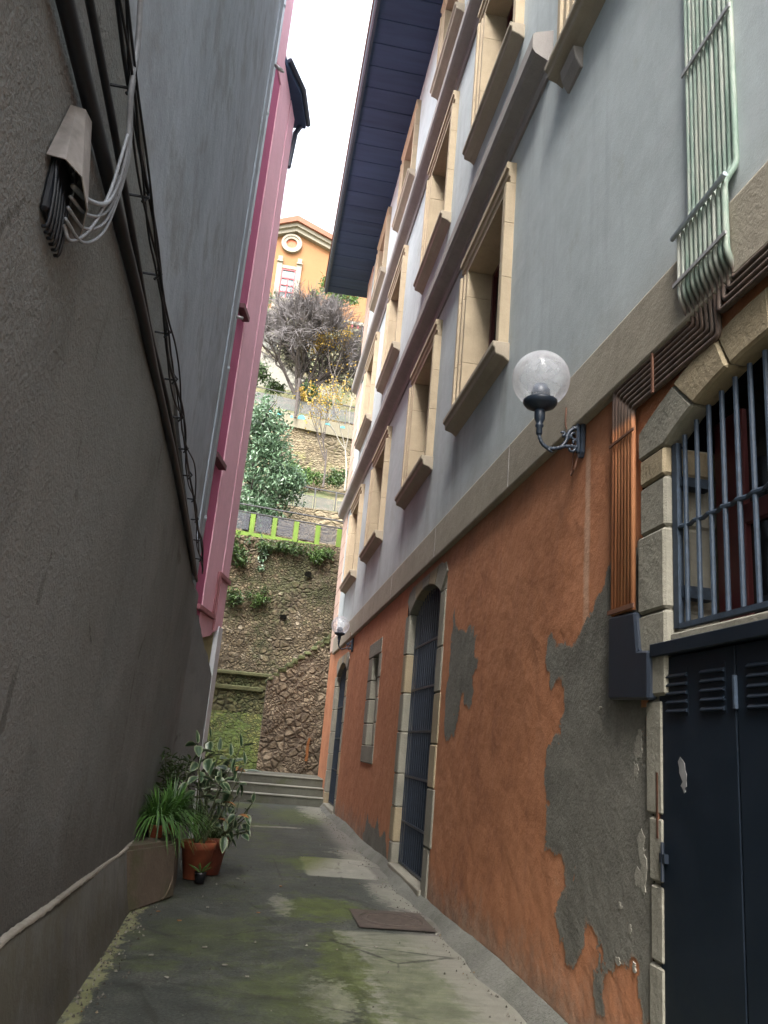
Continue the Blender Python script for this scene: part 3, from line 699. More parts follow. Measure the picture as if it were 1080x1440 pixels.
def grille(y0, y1, zb, zs, rise, x, rails, nbar, r=.009, name='grille', mat=None, railr=.014, par=None):
    f = MB(); c = (y0+y1)/2; h = (y1-y0)/2; R = (h*h+rise*rise)/(2*rise)
    def top(y): return zs+rise-R+math.sqrt(max(0, R*R-(y-c)**2))
    for i in range(nbar+1):
        y = y0+.02+(y1-y0-.04)*i/nbar; f.tube([(x, y, zb), (x, y, top(y)-.02)], r, 6)
    for z in rails: f.box(x-railr*.6, x+railr*.6, y0, y1, z-railr, z+railr)
    return f.build(name, mat or m_iron, par or TH)
s2 = surround(9.0, 10.85, 8.72, 11.1, 3.27, .22, 3.64)
d2 = grille(9.0, 10.85, .12, 3.27, .22, 2.09, (.14, .62, 1.17, 1.72, 2.25, 2.81), 15, name='door_grille')
g = G('dark_navy_shutter'); g.col((.006, .010, .02)); g.rough(.9); g.b.inputs['Specular IOR Level'].default_value = .1; m_shut = g.m
MB().prism([(9.0, .1), (10.85, .1), (10.85, 3.27)]+list(reversed(D2_in[1:-1]))+[(9.0, 3.27)], 2.15, 2.2, 'x').build('door_leaf', m_shut, TH)
MB().box(1.955, 2.28, 8.96, 10.9, -.05, .11).build('door_threshold', m_jamb, TH, bevel=.01)
s3 = surround(18.05, 20.1, 17.78, 20.4, 3.05, .24, 3.48)
grille(18.05, 20.1, .14, 3.05, .24, 2.09, (.16, .9, 1.6, 2.3), 15, name='door_grille')
MB().prism([(18.05, .1), (20.1, .1), (20.1, 3.05)]+list(reversed(D3_in[1:-1]))+[(18.05, 3.05)], 2.15, 2.2, 'x').build('door_leaf', m_shut, TH)
MB().box(1.955, 2.28, 18.0, 20.1, -.05, .12).build('door_threshold', m_jamb, TH, bevel=.01)

# slit window with irregular stone blocks
f = MB(); z = 1.22
f.box(1.985, 2.3, 13.16, 14.53, 1.22, 1.5)
for (h) in (.36, .4, .32, .4):
    e = random.uniform(0, .1); f.box(1.985+random.uniform(-.006, .004), 2.32, 14.1, 14.5+e, z+.285, z+.28+h-.006)
    e2 = random.uniform(0, .08); f.box(1.985, 2.32, 13.22-e2, 13.38, z+.285, z+.28+h-.006); z += h
f.box(1.985, 2.32, 13.22, 14.6, z+.285, 3.24)
sw = f.build('slit_window', m_jamb, TH, bevel=.012)
MB().box(2.19, 2.23, 13.36, 14.12, 1.45, 3.0).build('pane', m_panedark, sw)

# near arched window over the navy doors
f = MB(); pale = []
def put(cond):
    if cond: return f
    m_ = MB(); pale.append(m_); return m_
cuts = [2.0, 2.30, 2.70, 2.87, 3.165]
jz = [1.86, 2.29, 2.72, 3.0, 3.165]
for a, b in zip(jz, jz[1:]):
    put(random.random() < .7).box(1.975+random.uniform(-.005, .005), 2.35, 3.74, 4.02+random.uniform(-.012, .015), a+.004, b-.004)
for (yo, zo, yn, zn, yo2, zo2, yn2, zn2) in ():
    pass
nv = 6
ti = [1.87+(3.74-1.87)*k/(nv*3) for k in range(nv*3+1)]
Ain = archpts(1.87, 3.74, 3.165, .19, nv*3); Aout = archpts(1.60, 4.03, 3.165+.17, .24, nv*3)
for k in range(nv):
    a = Ain[k*3:k*3+4]; b = Aout[k*3:k*3+4]
    if k == 0: b = [(1.6, 3.165)]+b
    if k == nv-1: b = b+[(4.03, 3.165)]
    e = .004
    a = [(p[0]+(e if i == 0 else -e if i == 3 else 0), p[1]) for i, p in enumerate(a)]
    put(k not in (3, 4)).prism(a+list(reversed(b)), 1.972+random.uniform(-.006, .004), 2.09, 'x')
# lower quoin strip beside the navy door
for a, b, w0 in ((-.05, .36, 3.965), (.36, .66, 3.945), (.66, 1.0, 3.925), (1.0, 1.3, 3.94), (1.3, 1.85, 3.97)):
    put(a >= 0).box(1.982, 2.3, 3.80, w0, a+.004, b-.004)
bk = archpts(1.86, 3.75, 3.18, .19, 12)
f.prism(bk+[(3.96, 3.17), (3.96, 1.9), (3.99, 3.3), (2.8, 3.52), (1.64, 3.3), (1.64, 3.17)][0:1]+[(3.98, 3.32), (2.81, 3.52), (1.64, 3.32), (1.64, 3.17)], 1.995, 2.085, 'x'); f.box(1.995, 2.33, 3.755, 3.99, 1.88, 3.17); f.box(2.0, 2.28, 3.81, 3.93, -.04, 1.9)
sA = f.build('arch_surround', m_jamb, TH, bevel=.014); [m_.build('pale_block', m_jamb2, sA, bevel=.014) for m_ in pale]
# grille of the arched window
wg = MB(); Rr = (0.935**2+.19**2)/(2*.19); cc = 2.805
def topA(y): return 3.165+.19-Rr+math.sqrt(Rr*Rr-(y-cc)**2)
for k in range(15):
    y = 3.62-.115*k; wg.tube([(2.03, y, 2.2), (2.03, y, topA(y)-.03)], .0125, 8)
wg.box(2.015, 2.045, 3.68, 3.73, 2.19, 3.16); wg.box(2.015, 2.045, 1.9, 3.69, 2.185, 2.21)
wg.tube([(2.03, 3.71, 2.70)]+[(2.03+.008*(-1)**k, 3.71-.06*k, 2.70) for k in range(1, 30)], .012, 6)
wg.box(2.03, 2.2, 3.66, 3.74, 2.34, 2.40); wg.box(2.03, 2.2, 3.66, 3.74, 2.92, 2.97)
AW = MB(); 
for q in ((3.45, 3.70, 2.16, 3.3), (2.70, 2.86, 2.16, 3.33), (1.9, 2.08, 2.16, 3.2)): AW.box(2.24, 2.31, *q)
AW.box(2.24, 2.31, 1.9, 3.5, 2.69, 2.79); AW.box(2.24, 2.31, 1.9, 3.5, 2.14, 2.24)
aw = AW.build('arched_window', m_red, TH, bevel=.006)
wg.build('grille', m_grille, aw)
MB().box(2.27, 2.28, 1.9, 3.7, 2.16, 3.36).build('pane', m_panedark, aw)
MB().box(2.0, 2.35, 1.85, 3.74, 2.125, 2.165).build('sill', m_jamb, aw, bevel=.008)
MB().box(2.1, 2.3, 1.9, 3.70, 2.165, 2.185).build('sill_board', m_wood, aw)
# navy doors
db = MB()
for k in range(3):
    y1 = 3.84-.67*k; db.box(1.99, 2.03, y1-.662, y1, .01, 2.05)
nd = db.build('metal_door', m_navy, TH, bevel=.005)
for k in range(3):
    y1 = 3.84-.67*k
    for o in (.08, .39):
        lv = MB(); lv.box(1.9885, 1.9915, y1-o-.2, y1-o, 1.768, 1.985)
        for j in range(5):
            z = 1.778+.041*j; lv.prism([(1.992, z), (1.9775, z+.003), (1.9775, z+.008), (1.992, z+.024)], y1-o-.195, y1-o-.005, 'y')
        lv.build('louvre', m_navy, nd)
MB().box(1.955, 2.03, 1.8, 3.87, 2.055, 2.12).build('door_header', m_navy, nd, bevel=.004)
MB().box(1.974, 1.991, 3.16, 3.18, 1.78, 1.92).build('hinge', m_grille, nd, bevel=.003)
hg = MB(); hg.tube([(1.975, 3.79, 1.19), (1.975, 3.79, 1.02)], .009, 8); hg.box(1.969, 1.991, 3.76, 3.81, 1.10, 1.14); hg.build('bolt', m_navybox, nd)
st = MB(); st.prism(ragged([(3.65, 1.53), (3.60, 1.55), (3.585, 1.45), (3.61, 1.42), (3.64, 1.45)], .012, 2), 1.9905, 1.9885, 'x'); st.build('sticker_remnant', m_galv, nd)
MB().box(1.979, 2.3, 3.84, 3.856, 1.2, 1.5).build('rusty_post', m_rustdark, TH)
# folded navy trunking below the pipes
bx = MB(); bx.prism([(4.34, 2.325), (4.02, 2.31), (3.99, 2.10), (3.87, 2.09), (3.87, 1.845), (4.34, 1.865)], 2.0, 1.945, 'x')
bx.build('trunking_box', m_navybox, TH, bevel=.012)

# eaves
em = MB(); em.box(.72, 2.05, -6, 23.5, 15.56, 15.75)
ev = em.build('eaves', m_soffit, TH)
rf = MB()
for k in range(49): rf.box(.75, 2.04, -5.7+.6*k, -5.56+.6*k, 15.548, 15.565)
rf.build('rafter', m_soffit, ev)
gt = MB(); gt.tube([(.70, -6, 15.62), (.70, 23.55, 15.62)], .075, 10); gt.box(.68, .74, -6, 23.52, 15.5, 15.78); gt.build('gutter', m_fascia, ev)
MB().prism([(.6, 15.75), (7, 18.4), (13, 15.75)], -6, 23.6, 'y').build('roof', m_rooftile, TH)
# cable clipped along the wall under the top windows
MB().tube(smoothpath([(1.985, -2, 12.32), (1.985, 8, 12.3), (1.985, 14, 12.34), (1.985, 22.5, 12.3)], 8), .012, 6).build('wall_cable', m_black, TH)

# ================================================================== COPPER PIPE BUNDLE
PB = thing('pipe_bundle', (1.96, 3.2, 3.7), 'bundle of parallel copper pipes, green above and orange below, folding over the stone band', 'pipes')
NP = 11
for i in range(NP):
    y = 3.43-.042*i
    top = [(1.982, y, 15.2), (1.982, y, 4.36), (1.915, y, 4.24), (1.915, y, 3.86), (1.955, y, 3.76)]
    if i < 7:
        z = 3.72-.034*i; ye = 4.325-.041*i
        pts = top+[(1.968, y, z), (1.968, ye, z), (1.968, ye, 2.33)]
    else:
        z = 3.72-.036*(NP-1-i); pts = top+[(1.95, y, z), (1.95, -4, z)]
    MB().tube(roundpath(pts, .035, 4), .0165, 8).build('pipe', m_pipe, PB, smooth=True)
for q in ((1.955, 1.965, 2.98, 3.46, 5.30, 5.325), (1.89, 1.90, 2.98, 3.47, 3.93, 3.95), (1.943, 1.952, 4.03, 4.355, 3.36, 3.375), (1.943, 1.952, 4.03, 4.355, 2.335, 2.36), (1.943, 1.952, 3.795, 3.815, 3.49, 3.74), (1.957, 1.965, 2.98, 3.46, 8.2, 8.225)):
    MB().box(*q).build('clamp', m_wood if q[4] < 3.8 else m_galv, PB)
MB().tube(smoothpath([(1.893, 2.965, 4.25), (1.892, 3.15, 4.24), (1.892, 3.3, 4.235), (1.893, 3.47, 4.225)], 5), .014, 6).build('bend_highlight', m_pvc, PB)  # pale tube imitating the light caught along the bend of the pipes

# ================================================================== LAMPS
def make_lamp(cx, cy, cz, label):
    L = thing('wall_lamp', (1.98, cy, cz-.36), label, 'street lamp', 'globe lamps on the townhouse wall')
    R = .198
    MB().lathe([(R*math.sin(a), -R*math.cos(a)) for a in [.62+(PI-.62)*k/24 for k in range(24)]]+[(.001, R)], (cx, cy, cz), 40).build('globe', m_globe, L, smooth=True)
    MB().lathe([(.001, -.235), (.03, -.235), (.05, -.225), (.10, -.2), (.117, -.178), (.117, -.162), (.085, -.15), (.001, -.15)], (cx, cy, cz), 28).build('globe_base', m_iron, L, smooth=True)
    MB().lathe([(.001, -.15), (.066, -.15), (.066, -.085), (.055, -.07), (.045, -.045), (.001, -.04)], (cx, cy, cz), 20).build('lamp_holder', m_holder, L, smooth=True)
    n_ = MB(); n_.lathe([(.001, -.225), (.034, -.225), (.038, -.25), (.036, -.295), (.026, -.315), (.022, -.33), (.028, -.338), (.028, -.35), (.02, -.36), (.022, -.40), (.017, -.41), (.001, -.41)], (cx, cy, cz), 16)
    n_.build('neck', m_iron, L, smooth=True)
    zc = cz
    arm = smoothpath([(cx, cy, zc-.39), (cx+.005, cy, zc-.43), (cx+.03, cy, zc-.475), (cx+.075, cy, zc-.497), (cx+.13, cy, zc-.487), (cx+.19, cy, zc-.465), (1.975, cy, zc-.46)], 6)
    MB().tube(arm, [.016-.004*abs(math.sin(k)) for k in range(len(arm))], 8).build('arm', m_iron, L, smooth=True)
    sc_ = MB()
    def spiral(c, r0_, r1_, a0, a1, n=14, rad=.0125):
        pts = []
        for k in range(n+1):
            t = k/n; r_ = r0_+(r1_-r0_)*t; a = a0+(a1-a0)*t; pts.append((c[0]+r_*math.cos(a), cy, c[1]+r_*math.sin(a)))
        sc_.tube(pts, [rad*(1-.35*k/n) for k in range(n+1)], 7)
    x0 = cx+.13
    sc_.tube(smoothpath([(x0+.02, cy, zc-.487), (x0+.06, cy, zc-.43), (x0+.08, cy, zc-.36), (x0+.13, cy, zc-.32), (1.975, cy, zc-.31)], 5), .012, 7)
    spiral((x0+.12, zc-.375), .055, .012, PI*.6, -PI*1.6); spiral((x0+.125, zc-.43), .035, .01, -PI*.8, PI*1.2)
    spiral((x0+.075, zc-.40), .02, .006, 0, PI*1.8); spiral((x0+.035, zc-.375), .02, .007, -PI*.5, PI*.9)
    sc_.tube([(cx+.06, cy, zc-.495), (cx+.09, cy, zc-.52), (cx+.105, cy, zc-.518)], [.012, .008, .004], 6)
    spiral((x0+.10, zc-.475), .03, .008, PI*.2, -PI*1.3)
    sc_.build('scroll', m_iron, L, smooth=True)
    pl = MB(); pl.prism([(cy-.035, zc-.50), (cy-.015, zc-.535), (cy+.015, zc-.535), (cy+.035, zc-.50), (cy+.04, zc-.27), (cy+.02, zc-.235), (cy-.02, zc-.235), (cy-.04, zc-.27)], 1.965, 1.997, 'x')
    pl.prism([(cy-.018, zc-.50), (cy+.018, zc-.50), (cy+.02, zc-.27), (cy-.02, zc-.27)], 1.945, 1.967, 'x')
    pl.build('wall_plate', m_iron, L, bevel=.006)
    MB().tube(smoothpath([(1.97, cy+.03, zc-.50), (1.955, cy+.05, zc-.60), (1.96, cy+.12, zc-.62), (1.985, cy+.16, zc-.52), (1.99, cy+.17, zc-.30), (1.935, cy+.17, zc-.25), (1.932, cy+.17, zc-.1)], 5), .006, 6).build('supply_cable', m_wood, L)
make_lamp(1.68, 4.88, 4.02, 'large near wall lamp with clear globe on black scrolled iron bracket')
make_lamp(1.68, 17.35, 3.925, 'small far wall lamp with clear globe beside the furthest doorway')

# ================================================================== LEFT GREY BUILDING
GB = thing('grey_building', (-.9, 5, 0), 'tall grey rendered building wall rising along the left side of the alley', 'building')
# lower rough wall, a slab with slightly uneven face
lw = MB()
def patch(y0_, y1_, z0_, z1_, ny_, nz_):
    o = len(lw.v)
    for j in range(nz_+1):
        for i in range(ny_+1):
            y = y0_+(y1_-y0_)*i/ny_; z = z0_+(z1_-z0_)*j/nz_
            lw.v.append((-.9+.010*math.sin(y*1.1+z*.6)+.006*math.sin(y*3.1-z*2.3), y, z))
    for j in range(nz_):
        for i in range(ny_):
            a = o+j*(ny_+1)+i; lw.f.append((a, a+1, a+ny_+2, a+ny_+1))
patch(-3.6, 11.1, -.05, 3.25, 60, 12); patch(-3.6, 10.05, 3.25, 15.2, 56, 30)
lw.build('rough_wall', m_leftlow, GB, smooth=True)
bb = MB(); bb.box(-8, -.93, -3.6, 10.03, 0, 15.2); bb.box(-8, -.932, 10.0, 11.08, 0, 3.2); bb.build('building_body', m_leftlow, GB)
up = [(-3.6, 15.2), (-3.6, 4.95)]+[(-1, 4.75), (2.2, 4.44), (3.1, 4.315), (4.36, 4.165), (5.66, 4.035), (7.2, 3.76), (8.82, 3.475), (10.04, 3.26)]+[(10.04, 15.2)]
def rag_open(P, amp, depth):
    P = [Vector(p) for p in P]
    for k in range(depth):
        Q = []
        for a, b in zip(P, P[1:]):
            m = (a+b)/2; m.y += random.gauss(0, 1)*amp*.6**k; Q += [a, m]
        P = Q+[P[-1]]
    return [(p.x, p.y) for p in P]
edge = rag_open(up[1:-1], .022, 4)
MB().prism([(-3.6, 15.2)]+edge+[(10.04, 15.2)], -.93, -.878, 'x').build('upper_render', m_leftup, GB)
# plinth and ledge
pm = MB(); N = 60
for k in range(N+1):
    y = -3.6+12*k/N; zt = .60-.125*max(0, min(1, (y-4)/4.3))+.006*math.sin(y*5)+random.uniform(-.004, .004)
    b = len(pm.v); o = .01*math.sin(y*2.2)+random.uniform(-.004, .004)
    pm.v += [(-.775+o, y, -.03), (-.81+o, y, .12), (-.876+o*.3, y, zt-.02), (-.91, y, zt-.004)]
    if k: pm.f += [(b-4, b, b+1, b-3), (b-3, b+1, b+2, b-2), (b-2, b+2-0, b+3, b-1)]
pm.build('plinth', m_plinth, GB, smooth=True)
lm = MB(); N = 420
for k in range(N+1):
    y = -3.6+11.9*k/N; zt = .605-.125*max(0, min(1, (y-4)/4.3)); j = random.uniform(-.003, .003)+.003*math.sin(y*5)
    b = len(lm.v); q = random.uniform(-.006, .006)
    lm.v += [(-.873+q*.3, y, zt-.020+j+random.uniform(-.006, .004)), (-.873+q*.3, y, zt-.008+j+q*.4), (-.882, y, zt-.001+j), (-.905, y, zt+.000+j)]
    if k: lm.f += [(b-4, b, b+1, b-3), (b-3, b+1, b+2, b-2), (b-2, b+2, b+3, b-1)]
lm.build('ledge', m_ledge, GB, smooth=True)
# drainpipe at its far end
dp = MB(); dp.tube([(-.915, 10.42, 3.2), (-.915, 10.42, 15.2)], .034, 14)
dpo = dp.build('drainpipe', m_pvc, GB, smooth=True)
cl = MB()
for z in (4.15, 6.3, 8.5, 10.6, 12.7): cl.tube([(-.915, 10.42, z-.03), (-.915, 10.42, z+.03)], .04, 14)
cl.build('pipe_collar', m_pvc, dpo, smooth=True)
c2 = MB(); c2.tube([(-.90, 10.40, 7.1), (-.80, 10.42, 7.1)], .022, 10); c2.tube([(-.90, 10.4, 11.5), (-.78, 10.4, 11.42)], .03, 10); c2.tube([(-.79, 10.4, 11.43), (-.75, 10.4, 11.40)], .018, 10)
c2.build('pipe_spout', m_galv, dpo, smooth=True)
MB().tube([(-.872, 9.4, 3.6), (-.872, 9.35, 15.1)], .014, 8).build('thin_conduit', m_leftup, GB)

# cables
def cable(path, r, n=8): return MB().tube(smoothpath(path, 8), r, n)
X0 = -.9
t1 = cable([(X0+.035, -3.6, 3.75), (X0+.035, .5, 3.72), (X0+.03, 2.2, 3.695), (X0+.035, 3.0, 3.675), (X0+.035, 4.1, 3.675), (X0+.03, 5.0, 3.64), (X0+.035, 6.5, 3.575), (X0+.03, 8.6, 3.42), (X0+.02, 10.05, 3.30)], .031, 10).build('trunk_cable', m_black, None, smooth=True, loc=(X0, 3, 3.68))
tag(t1, 'thick black trunk cable running the length of the left grey wall', 'cable')
t2 = cable([(X0+.05, -3.6, 3.99), (X0+.04, .5, 3.95), (X0+.045, 2.4, 3.87), (X0+.035, 3.67, 3.80), (X0+.03, 4.54, 3.74), (X0+.05, 5.6, 3.69), (X0+.045, 7.2, 3.58), (X0+.04, 9, 3.43), (X0+.03, 10.3, 3.3)], .017, 8).build('trunk_cable', m_black, None, smooth=True, loc=(X0, 3, 3.82))
tag(t2, 'thinner dark cable running just above the thick black cable on the left wall', 'cable')
TW = thing('twisted_cable', (X0, 4, 3.95), 'tangle of thin twisted black wires, topmost of the cables on the left wall', 'cable')
base = [(-3, 4.25), (0, 4.17), (2.56, 4.08), (3.06, 4.03), (3.78, 3.945), (4.27, 3.92), (5.73, 3.83), (7, 3.755), (8.37, 3.66), (9.4, 3.53), (10.25, 3.40)]
def zb(y):
    for (a, za), (b, zb_) in zip(base, base[1:]):
        if a <= y <= b: return za+(zb_-za)*(y-a)/(b-a)
    return base[-1][1]
for s in range(4):
    ph = s*1.9; P = []
    y = -3
    while y < 10.3:
        amp = .018+.03*max(0, math.sin(y*.9+s)) + (.10*math.exp(-((y-2.4)/.7)**2) if s in (1, 3) else 0)
        if y > 4.8: amp += .02
        P.append((X0+.085+.015*math.cos(y*3.2+ph)+(.02 if s == 1 else 0), y, zb(y)-.01*s+amp*math.sin(y*(2.2+.37*s)+ph)+random.uniform(-.008, .008))); y += .22
    MB().tube(smoothpath(P, 3), .0065 if s else .010, 6).build('wire', m_black, TW, smooth=True)
tie = MB()
for y in [2.9+.62*k for k in range(12)]:
    z = zb(y); tie.tube([(X0, y, z-.015), (X0+.1, y, z-.015)], .007, 6); tie.tube([(X0+.07, y, z-.045), (X0+.1, y+.01, z), (X0+.07, y+.01, z+.03)], .008, 6)
tie.build('clip', m_black, TW)
# sheet-metal hood over the junction
JH = thing('junction_hood', (X0, 2.6, 3.4), 'bent sheet metal hood covering a cable junction on the left wall', 'junction box')
h = MB()
lowp = [(-.905, 2.43, 3.30), (-.845, 2.44, 3.30), (-.80, 2.50, 3.285), (-.795, 2.62, 3.24), (-.83, 2.73, 3.19), (-.90, 2.765, 3.17)]
topp = [(-.905, 2.54, 3.60), (-.885, 2.545, 3.60), (-.865, 2.58, 3.625), (-.86, 2.66, 3.64), (-.875, 2.72, 3.56), (-.90, 2.775, 3.42)]
b = len(h.v); h.v += lowp+topp
for k in range(5): h.f.append((k, k+1, k+7, k+6))
h.f.append((6, 7, 8, 9, 10, 11))
hd = h.build('hood', m_tin, JH)
md = hd.modifiers.new('thickness', 'SOLIDIFY'); md.thickness = .004
MB().box(-.905, -.872, 2.47, 2.66, 3.12, 3.36).build('junction_block', m_black, JH, bevel=.01)
tb = MB()
for k in range(6):
    y = 2.47+.035*k; tb.tube(smoothpath([(-.888, y, 3.34), (-.868, y, 3.2), (-.87, y+.02, 3.08), (-.89, y+.03, 3.07)], 5), .0065, 6)
tb.build('cable_tail', m_black, JH, smooth=True)
GC = thing('cable_loop', (X0, 2.8, 3.7), 'loop of pale grey cables hanging from the metal hood on the left wall', 'cable')
for s in range(4):
    e = .014*s
    P = [(-.80, 2.35+e, 4.9), (-.80, 2.60+e, 4.45), (-.80, 2.79+e, 4.18), (-.80, 2.84+e, 3.98), (-.80, 2.92+e*1.5, 3.87), (-.795, 2.96+e, 3.74), (-.80, 2.93+e, 3.58-.02*s), (-.80, 2.83+e, 3.42-.035*s), (-.82, 2.68+e, 3.32-.05*s), (-.85, 2.58, 3.30-.045*s)]
    MB().tube(smoothpath(P, 6), .0065 if s else .0105, 7).build('cable', m_greycable, GC, smooth=True)
P = [(-.80, 2.95, 3.55), (-.79, 2.93, 3.75), (-.79, 2.90, 3.80), (-.79, 2.885, 3.74), (-.80, 2.86, 3.5), (-.81, 2.75, 3.25), (-.84, 2.66, 3.13), (-.86, 2.61, 3.16)]
MB().tube(smoothpath(P, 6), .007, 6).build('cable', m_greycable, GC, smooth=True)

# ================================================================== PINK BUILDING (turned ten degrees)
PK = thing('pink_building', (-.93, 11.2, 0), 'narrow pink painted house corner beyond the grey wall, with dark blue eaves', 'building')
ang = math.radians(10); Dx, Dy = math.sin(ang), math.cos(ang)
def fp(s, z, o=0): return (-.93+Dx*s+Dy*o, 11.2+Dy*s-Dx*o, z)      # along facade, height, out of the facade
def fbox(mb, s0, s1, z0, z1, o0, o1):
    vs = [fp(s, z, o) for z in (z0, z1) for s in (s0, s1) for o in (o0, o1)]
    mb.add(vs, [(0, 2, 3, 1), (4, 5, 7, 6), (0, 1, 5, 4), (2, 6, 7, 3), (0, 4, 6, 2), (1, 3, 7, 5)])
def fpoly(mb, P, o0, o1):
    n = len(P); vs = [fp(s, z, o0) for s, z in P]+[fp(s, z, o1) for s, z in P]
    mb.add(vs, [tuple(range(n)), tuple(range(2*n-1, n-1, -1))]+[(i, (i+1) % n, (i+1) % n+n, i+n) for i in range(n)])
SE = 1.82
m1 = MB(); fbox(m1, -1.3, SE-.01, -.05, 13.2, -6, -.045); m1.build('body', m_bare, PK)
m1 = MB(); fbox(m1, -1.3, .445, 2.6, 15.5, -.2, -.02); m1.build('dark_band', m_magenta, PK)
paint = [(.44, 2.72), (.69, 2.77), (1.0, 2.83), (1.29, 2.93), (1.29, 13.0), (.44, 13.0)]
m1 = MB(); fpoly(m1, rag_open(paint[:4], .02, 2)+paint[4:], -.1, 0); m1.build('pink_wall', m_pink, PK)
m1 = MB(); fpoly(m1, [(1.335, 2.94), (1.6, 3.02), (SE, 3.09), (SE, 13.0), (1.335, 13.0)], -.1, .008); m1.build('pink_wall', m_pink, PK)
m1 = MB(); fbox(m1, 1.28, 1.345, 2.9, 13.0, -.1, -.022); m1.build('groove', m_magenta, PK)
m1 = MB(); fbox(m1, -1.3, .47, 12.3, 15.5, -3, 0.001); m1.build('pink_wall', m_pink, PK)
# low grey render with a broken upper edge
low = [(-.9, -.05), (SE-.02, -.05), (SE-.02, 2.2), (1.55, 2.30), (1.28, 2.46), (.95, 2.62), (.62, 2.78), (.29, 2.98), (.0, 3.1), (-.15, 3.2), (-.9, 3.3)]
lr = rag_open([low[2]]+low[3:], .03, 3)
m1 = MB(); fpoly(m1, low[:2]+lr, -.06, .02); m1.build('grey_render', m_leftlow, PK)
m1 = MB(); fbox(m1, SE-.26, SE+.012, -.05, 3.06, -.06, .028); m1.build('white_corner', m_whiteedge, PK)
m1 = MB(); fbox(m1, .13, 1.1, 3.10, 3.17, -.02, .05); fbox(m1, 1.1, SE+.01, 3.76, 3.83, -.02, .05); fbox(m1, 1.06, 1.12, 3.12, 3.82, -.02, .035); m1.build('ledge', m_pinkledge, PK, bevel=.006)
m1 = MB(); m1.tube([fp(1.15, 2.95, .03), fp(1.15, 3.8, .03)], .018, 8); m1.tube([fp(1.02, 3.2, .03), fp(1.02, 3.75, .03)], .012, 8); m1.build('ledge_pipe', m_pinkledge, PK)
m1 = MB(); fbox(m1, -.3, .28, 5.17, 5.25, -.05, .09); m1.build('shutter_board', m_board, PK, bevel=.006)
m1 = MB(); fbox(m1, -.1, .34, 7.64, 7.72, -.05, .09); m1.build('shutter_board', m_board, PK, bevel=.006)
def fplan(mb, P, z0, z1): mb.add([fp(s_, z0, o) for s_, o in P]+[fp(s_, z1, o) for s_, o in P], [tuple(range(len(P))), tuple(range(2*len(P)-1, len(P)-1, -1))]+[(i, (i+1) % len(P), (i+1) % len(P)+len(P), i+len(P)) for i in range(len(P))])
MB().box(-8, -1.75, 12.6, 20.4, -.05, 12.6).build('unseen_light_blocker', m_pink, PK)  # unseen box added to block light from the left and darken the far alley
m1 = MB(); fplan(m1, [(.46, .004), (1.2, .20), (SE+.22, .20), (SE+.22, -4), (.46, -4)], 12.82, 12.94); pe = m1.build('eaves', m_soffit, PK)
m1 = MB(); m1.tube([fp(.55, 12.95, .06), fp(1.2, 12.95, .23), fp(SE+.26, 12.95, .23)], .05, 10); m1.tube([fp(SE+.20, 12.9, .12), fp(SE+.10, 12.6, .04), fp(SE+.075, 11.8, .0)], .05, 10); m1.build('gutter', m_fascia, pe)
m1 = MB(); fplan(m1, [(.6, -.1), (SE+.15, .1), (SE+.15, -4), (.6, -4)], 12.94, 13.05); m1.build('roof', m_soffit, PK)

# ================================================================== BLOCK AND POTS
bl = MB(); bl.v += [(-.92, 7.30, -.03), (-.49, 8.46, -.03), (-.53, 9.4, -.03), (-.92, 9.4, -.03), (-.92, 7.49, .50), (-.555, 8.46, .468), (-.56, 9.36, .46), (-.92, 9.36, .47)]
bl.f += [(0, 3, 2, 1), (4, 5, 6, 7), (0, 1, 5, 4), (1, 2, 6, 5), (2, 3, 7, 6), (3, 0, 4, 7)]
bo = bl.build('planter_block', plaster('mossy_block_render', (.105, .08, .058), .4, .4, .9, 40, dirt=(.06, .07, .03), dirtlev=.5), None, bevel=.03, loc=(-.7, 8.8, 0), segs=2)
tag(bo, 'low mossy masonry block at the foot of the left wall carrying small pots', 'block')

def pot(c, rt, rb, h, mat, par, rim=True):
    t = .012
    P = [(.001, 0), (rb, 0), (rt*.93, h*.80)]
    if rim: P += [(rt, h*.80), (rt*1.02, h*.985), (rt, h)]
    else: P += [(rt, h)]
    P += [(rt-t, h), (rt-t*1.5, h*.86), (.001, h*.86)]
    o = MB().lathe(P, c, 28).build('pot', mat, par, smooth=False)
    for p in o.data.polygons: p.use_smooth = len(p.vertices) == 4
    MB().lathe([(.001, h*.885), (rt-.02, h*.87)], c, 20).build('soil', m_soil, par)
    return o
def biglf(mb, p, dr, L, W, bend):
    """broad oval leaf with an edge attribute, built as 5x6 grid; returns edge values"""
    dr = dr.normalized(); up = Vector((0, 0, 1)); side = dr.cross(up)
    if side.length < .01: side = Vector((1, 0, 0))
    side.normalize(); nn = side.cross(dr); ra = random.uniform(-.7, .7); side, nn = side*math.cos(ra)+nn*math.sin(ra), nn*math.cos(ra)-side*math.sin(ra); b = len(mb.v); E = []
    nu, nv_ = 7, 5
    for i in range(nu):
        t = i/(nu-1); wv = W*.5*(math.sin(PI*min(1, t*1.02)**.8)**.75 if 0 < t < 1 else 0.02)
        for j in range(nv_):
            q = (j/(nv_-1)-.5)*2
            mb.v.append(tuple(p+dr*L*t+side*wv*q+nn*(abs(q)*wv*.35-bend*L*t*t))); E.append(max(abs(q), abs(2*t-1)**3))
    for i in range(nu-1):
        for j in range(nv_-1): a = b+i*nv_+j; mb.f.append((a, a+1, a+nv_+1, a+nv_))
    return E
def build_leafed(mb, E, name, mat, par):
    o = mb.build(name, mat, par, smooth=True)
    at = o.data.attributes.new('edge', 'FLOAT', 'POINT')
    for i, v in enumerate(E): at.data[i].value = v
    return o
RP = thing('potted_plant', (-.36, 9.45, 0), 'tall variegated rubber plant in a rimmed terracotta pot', 'potted plant')
pot((-.36, 9.45, 0), .185, .115, .37, m_terra, RP)
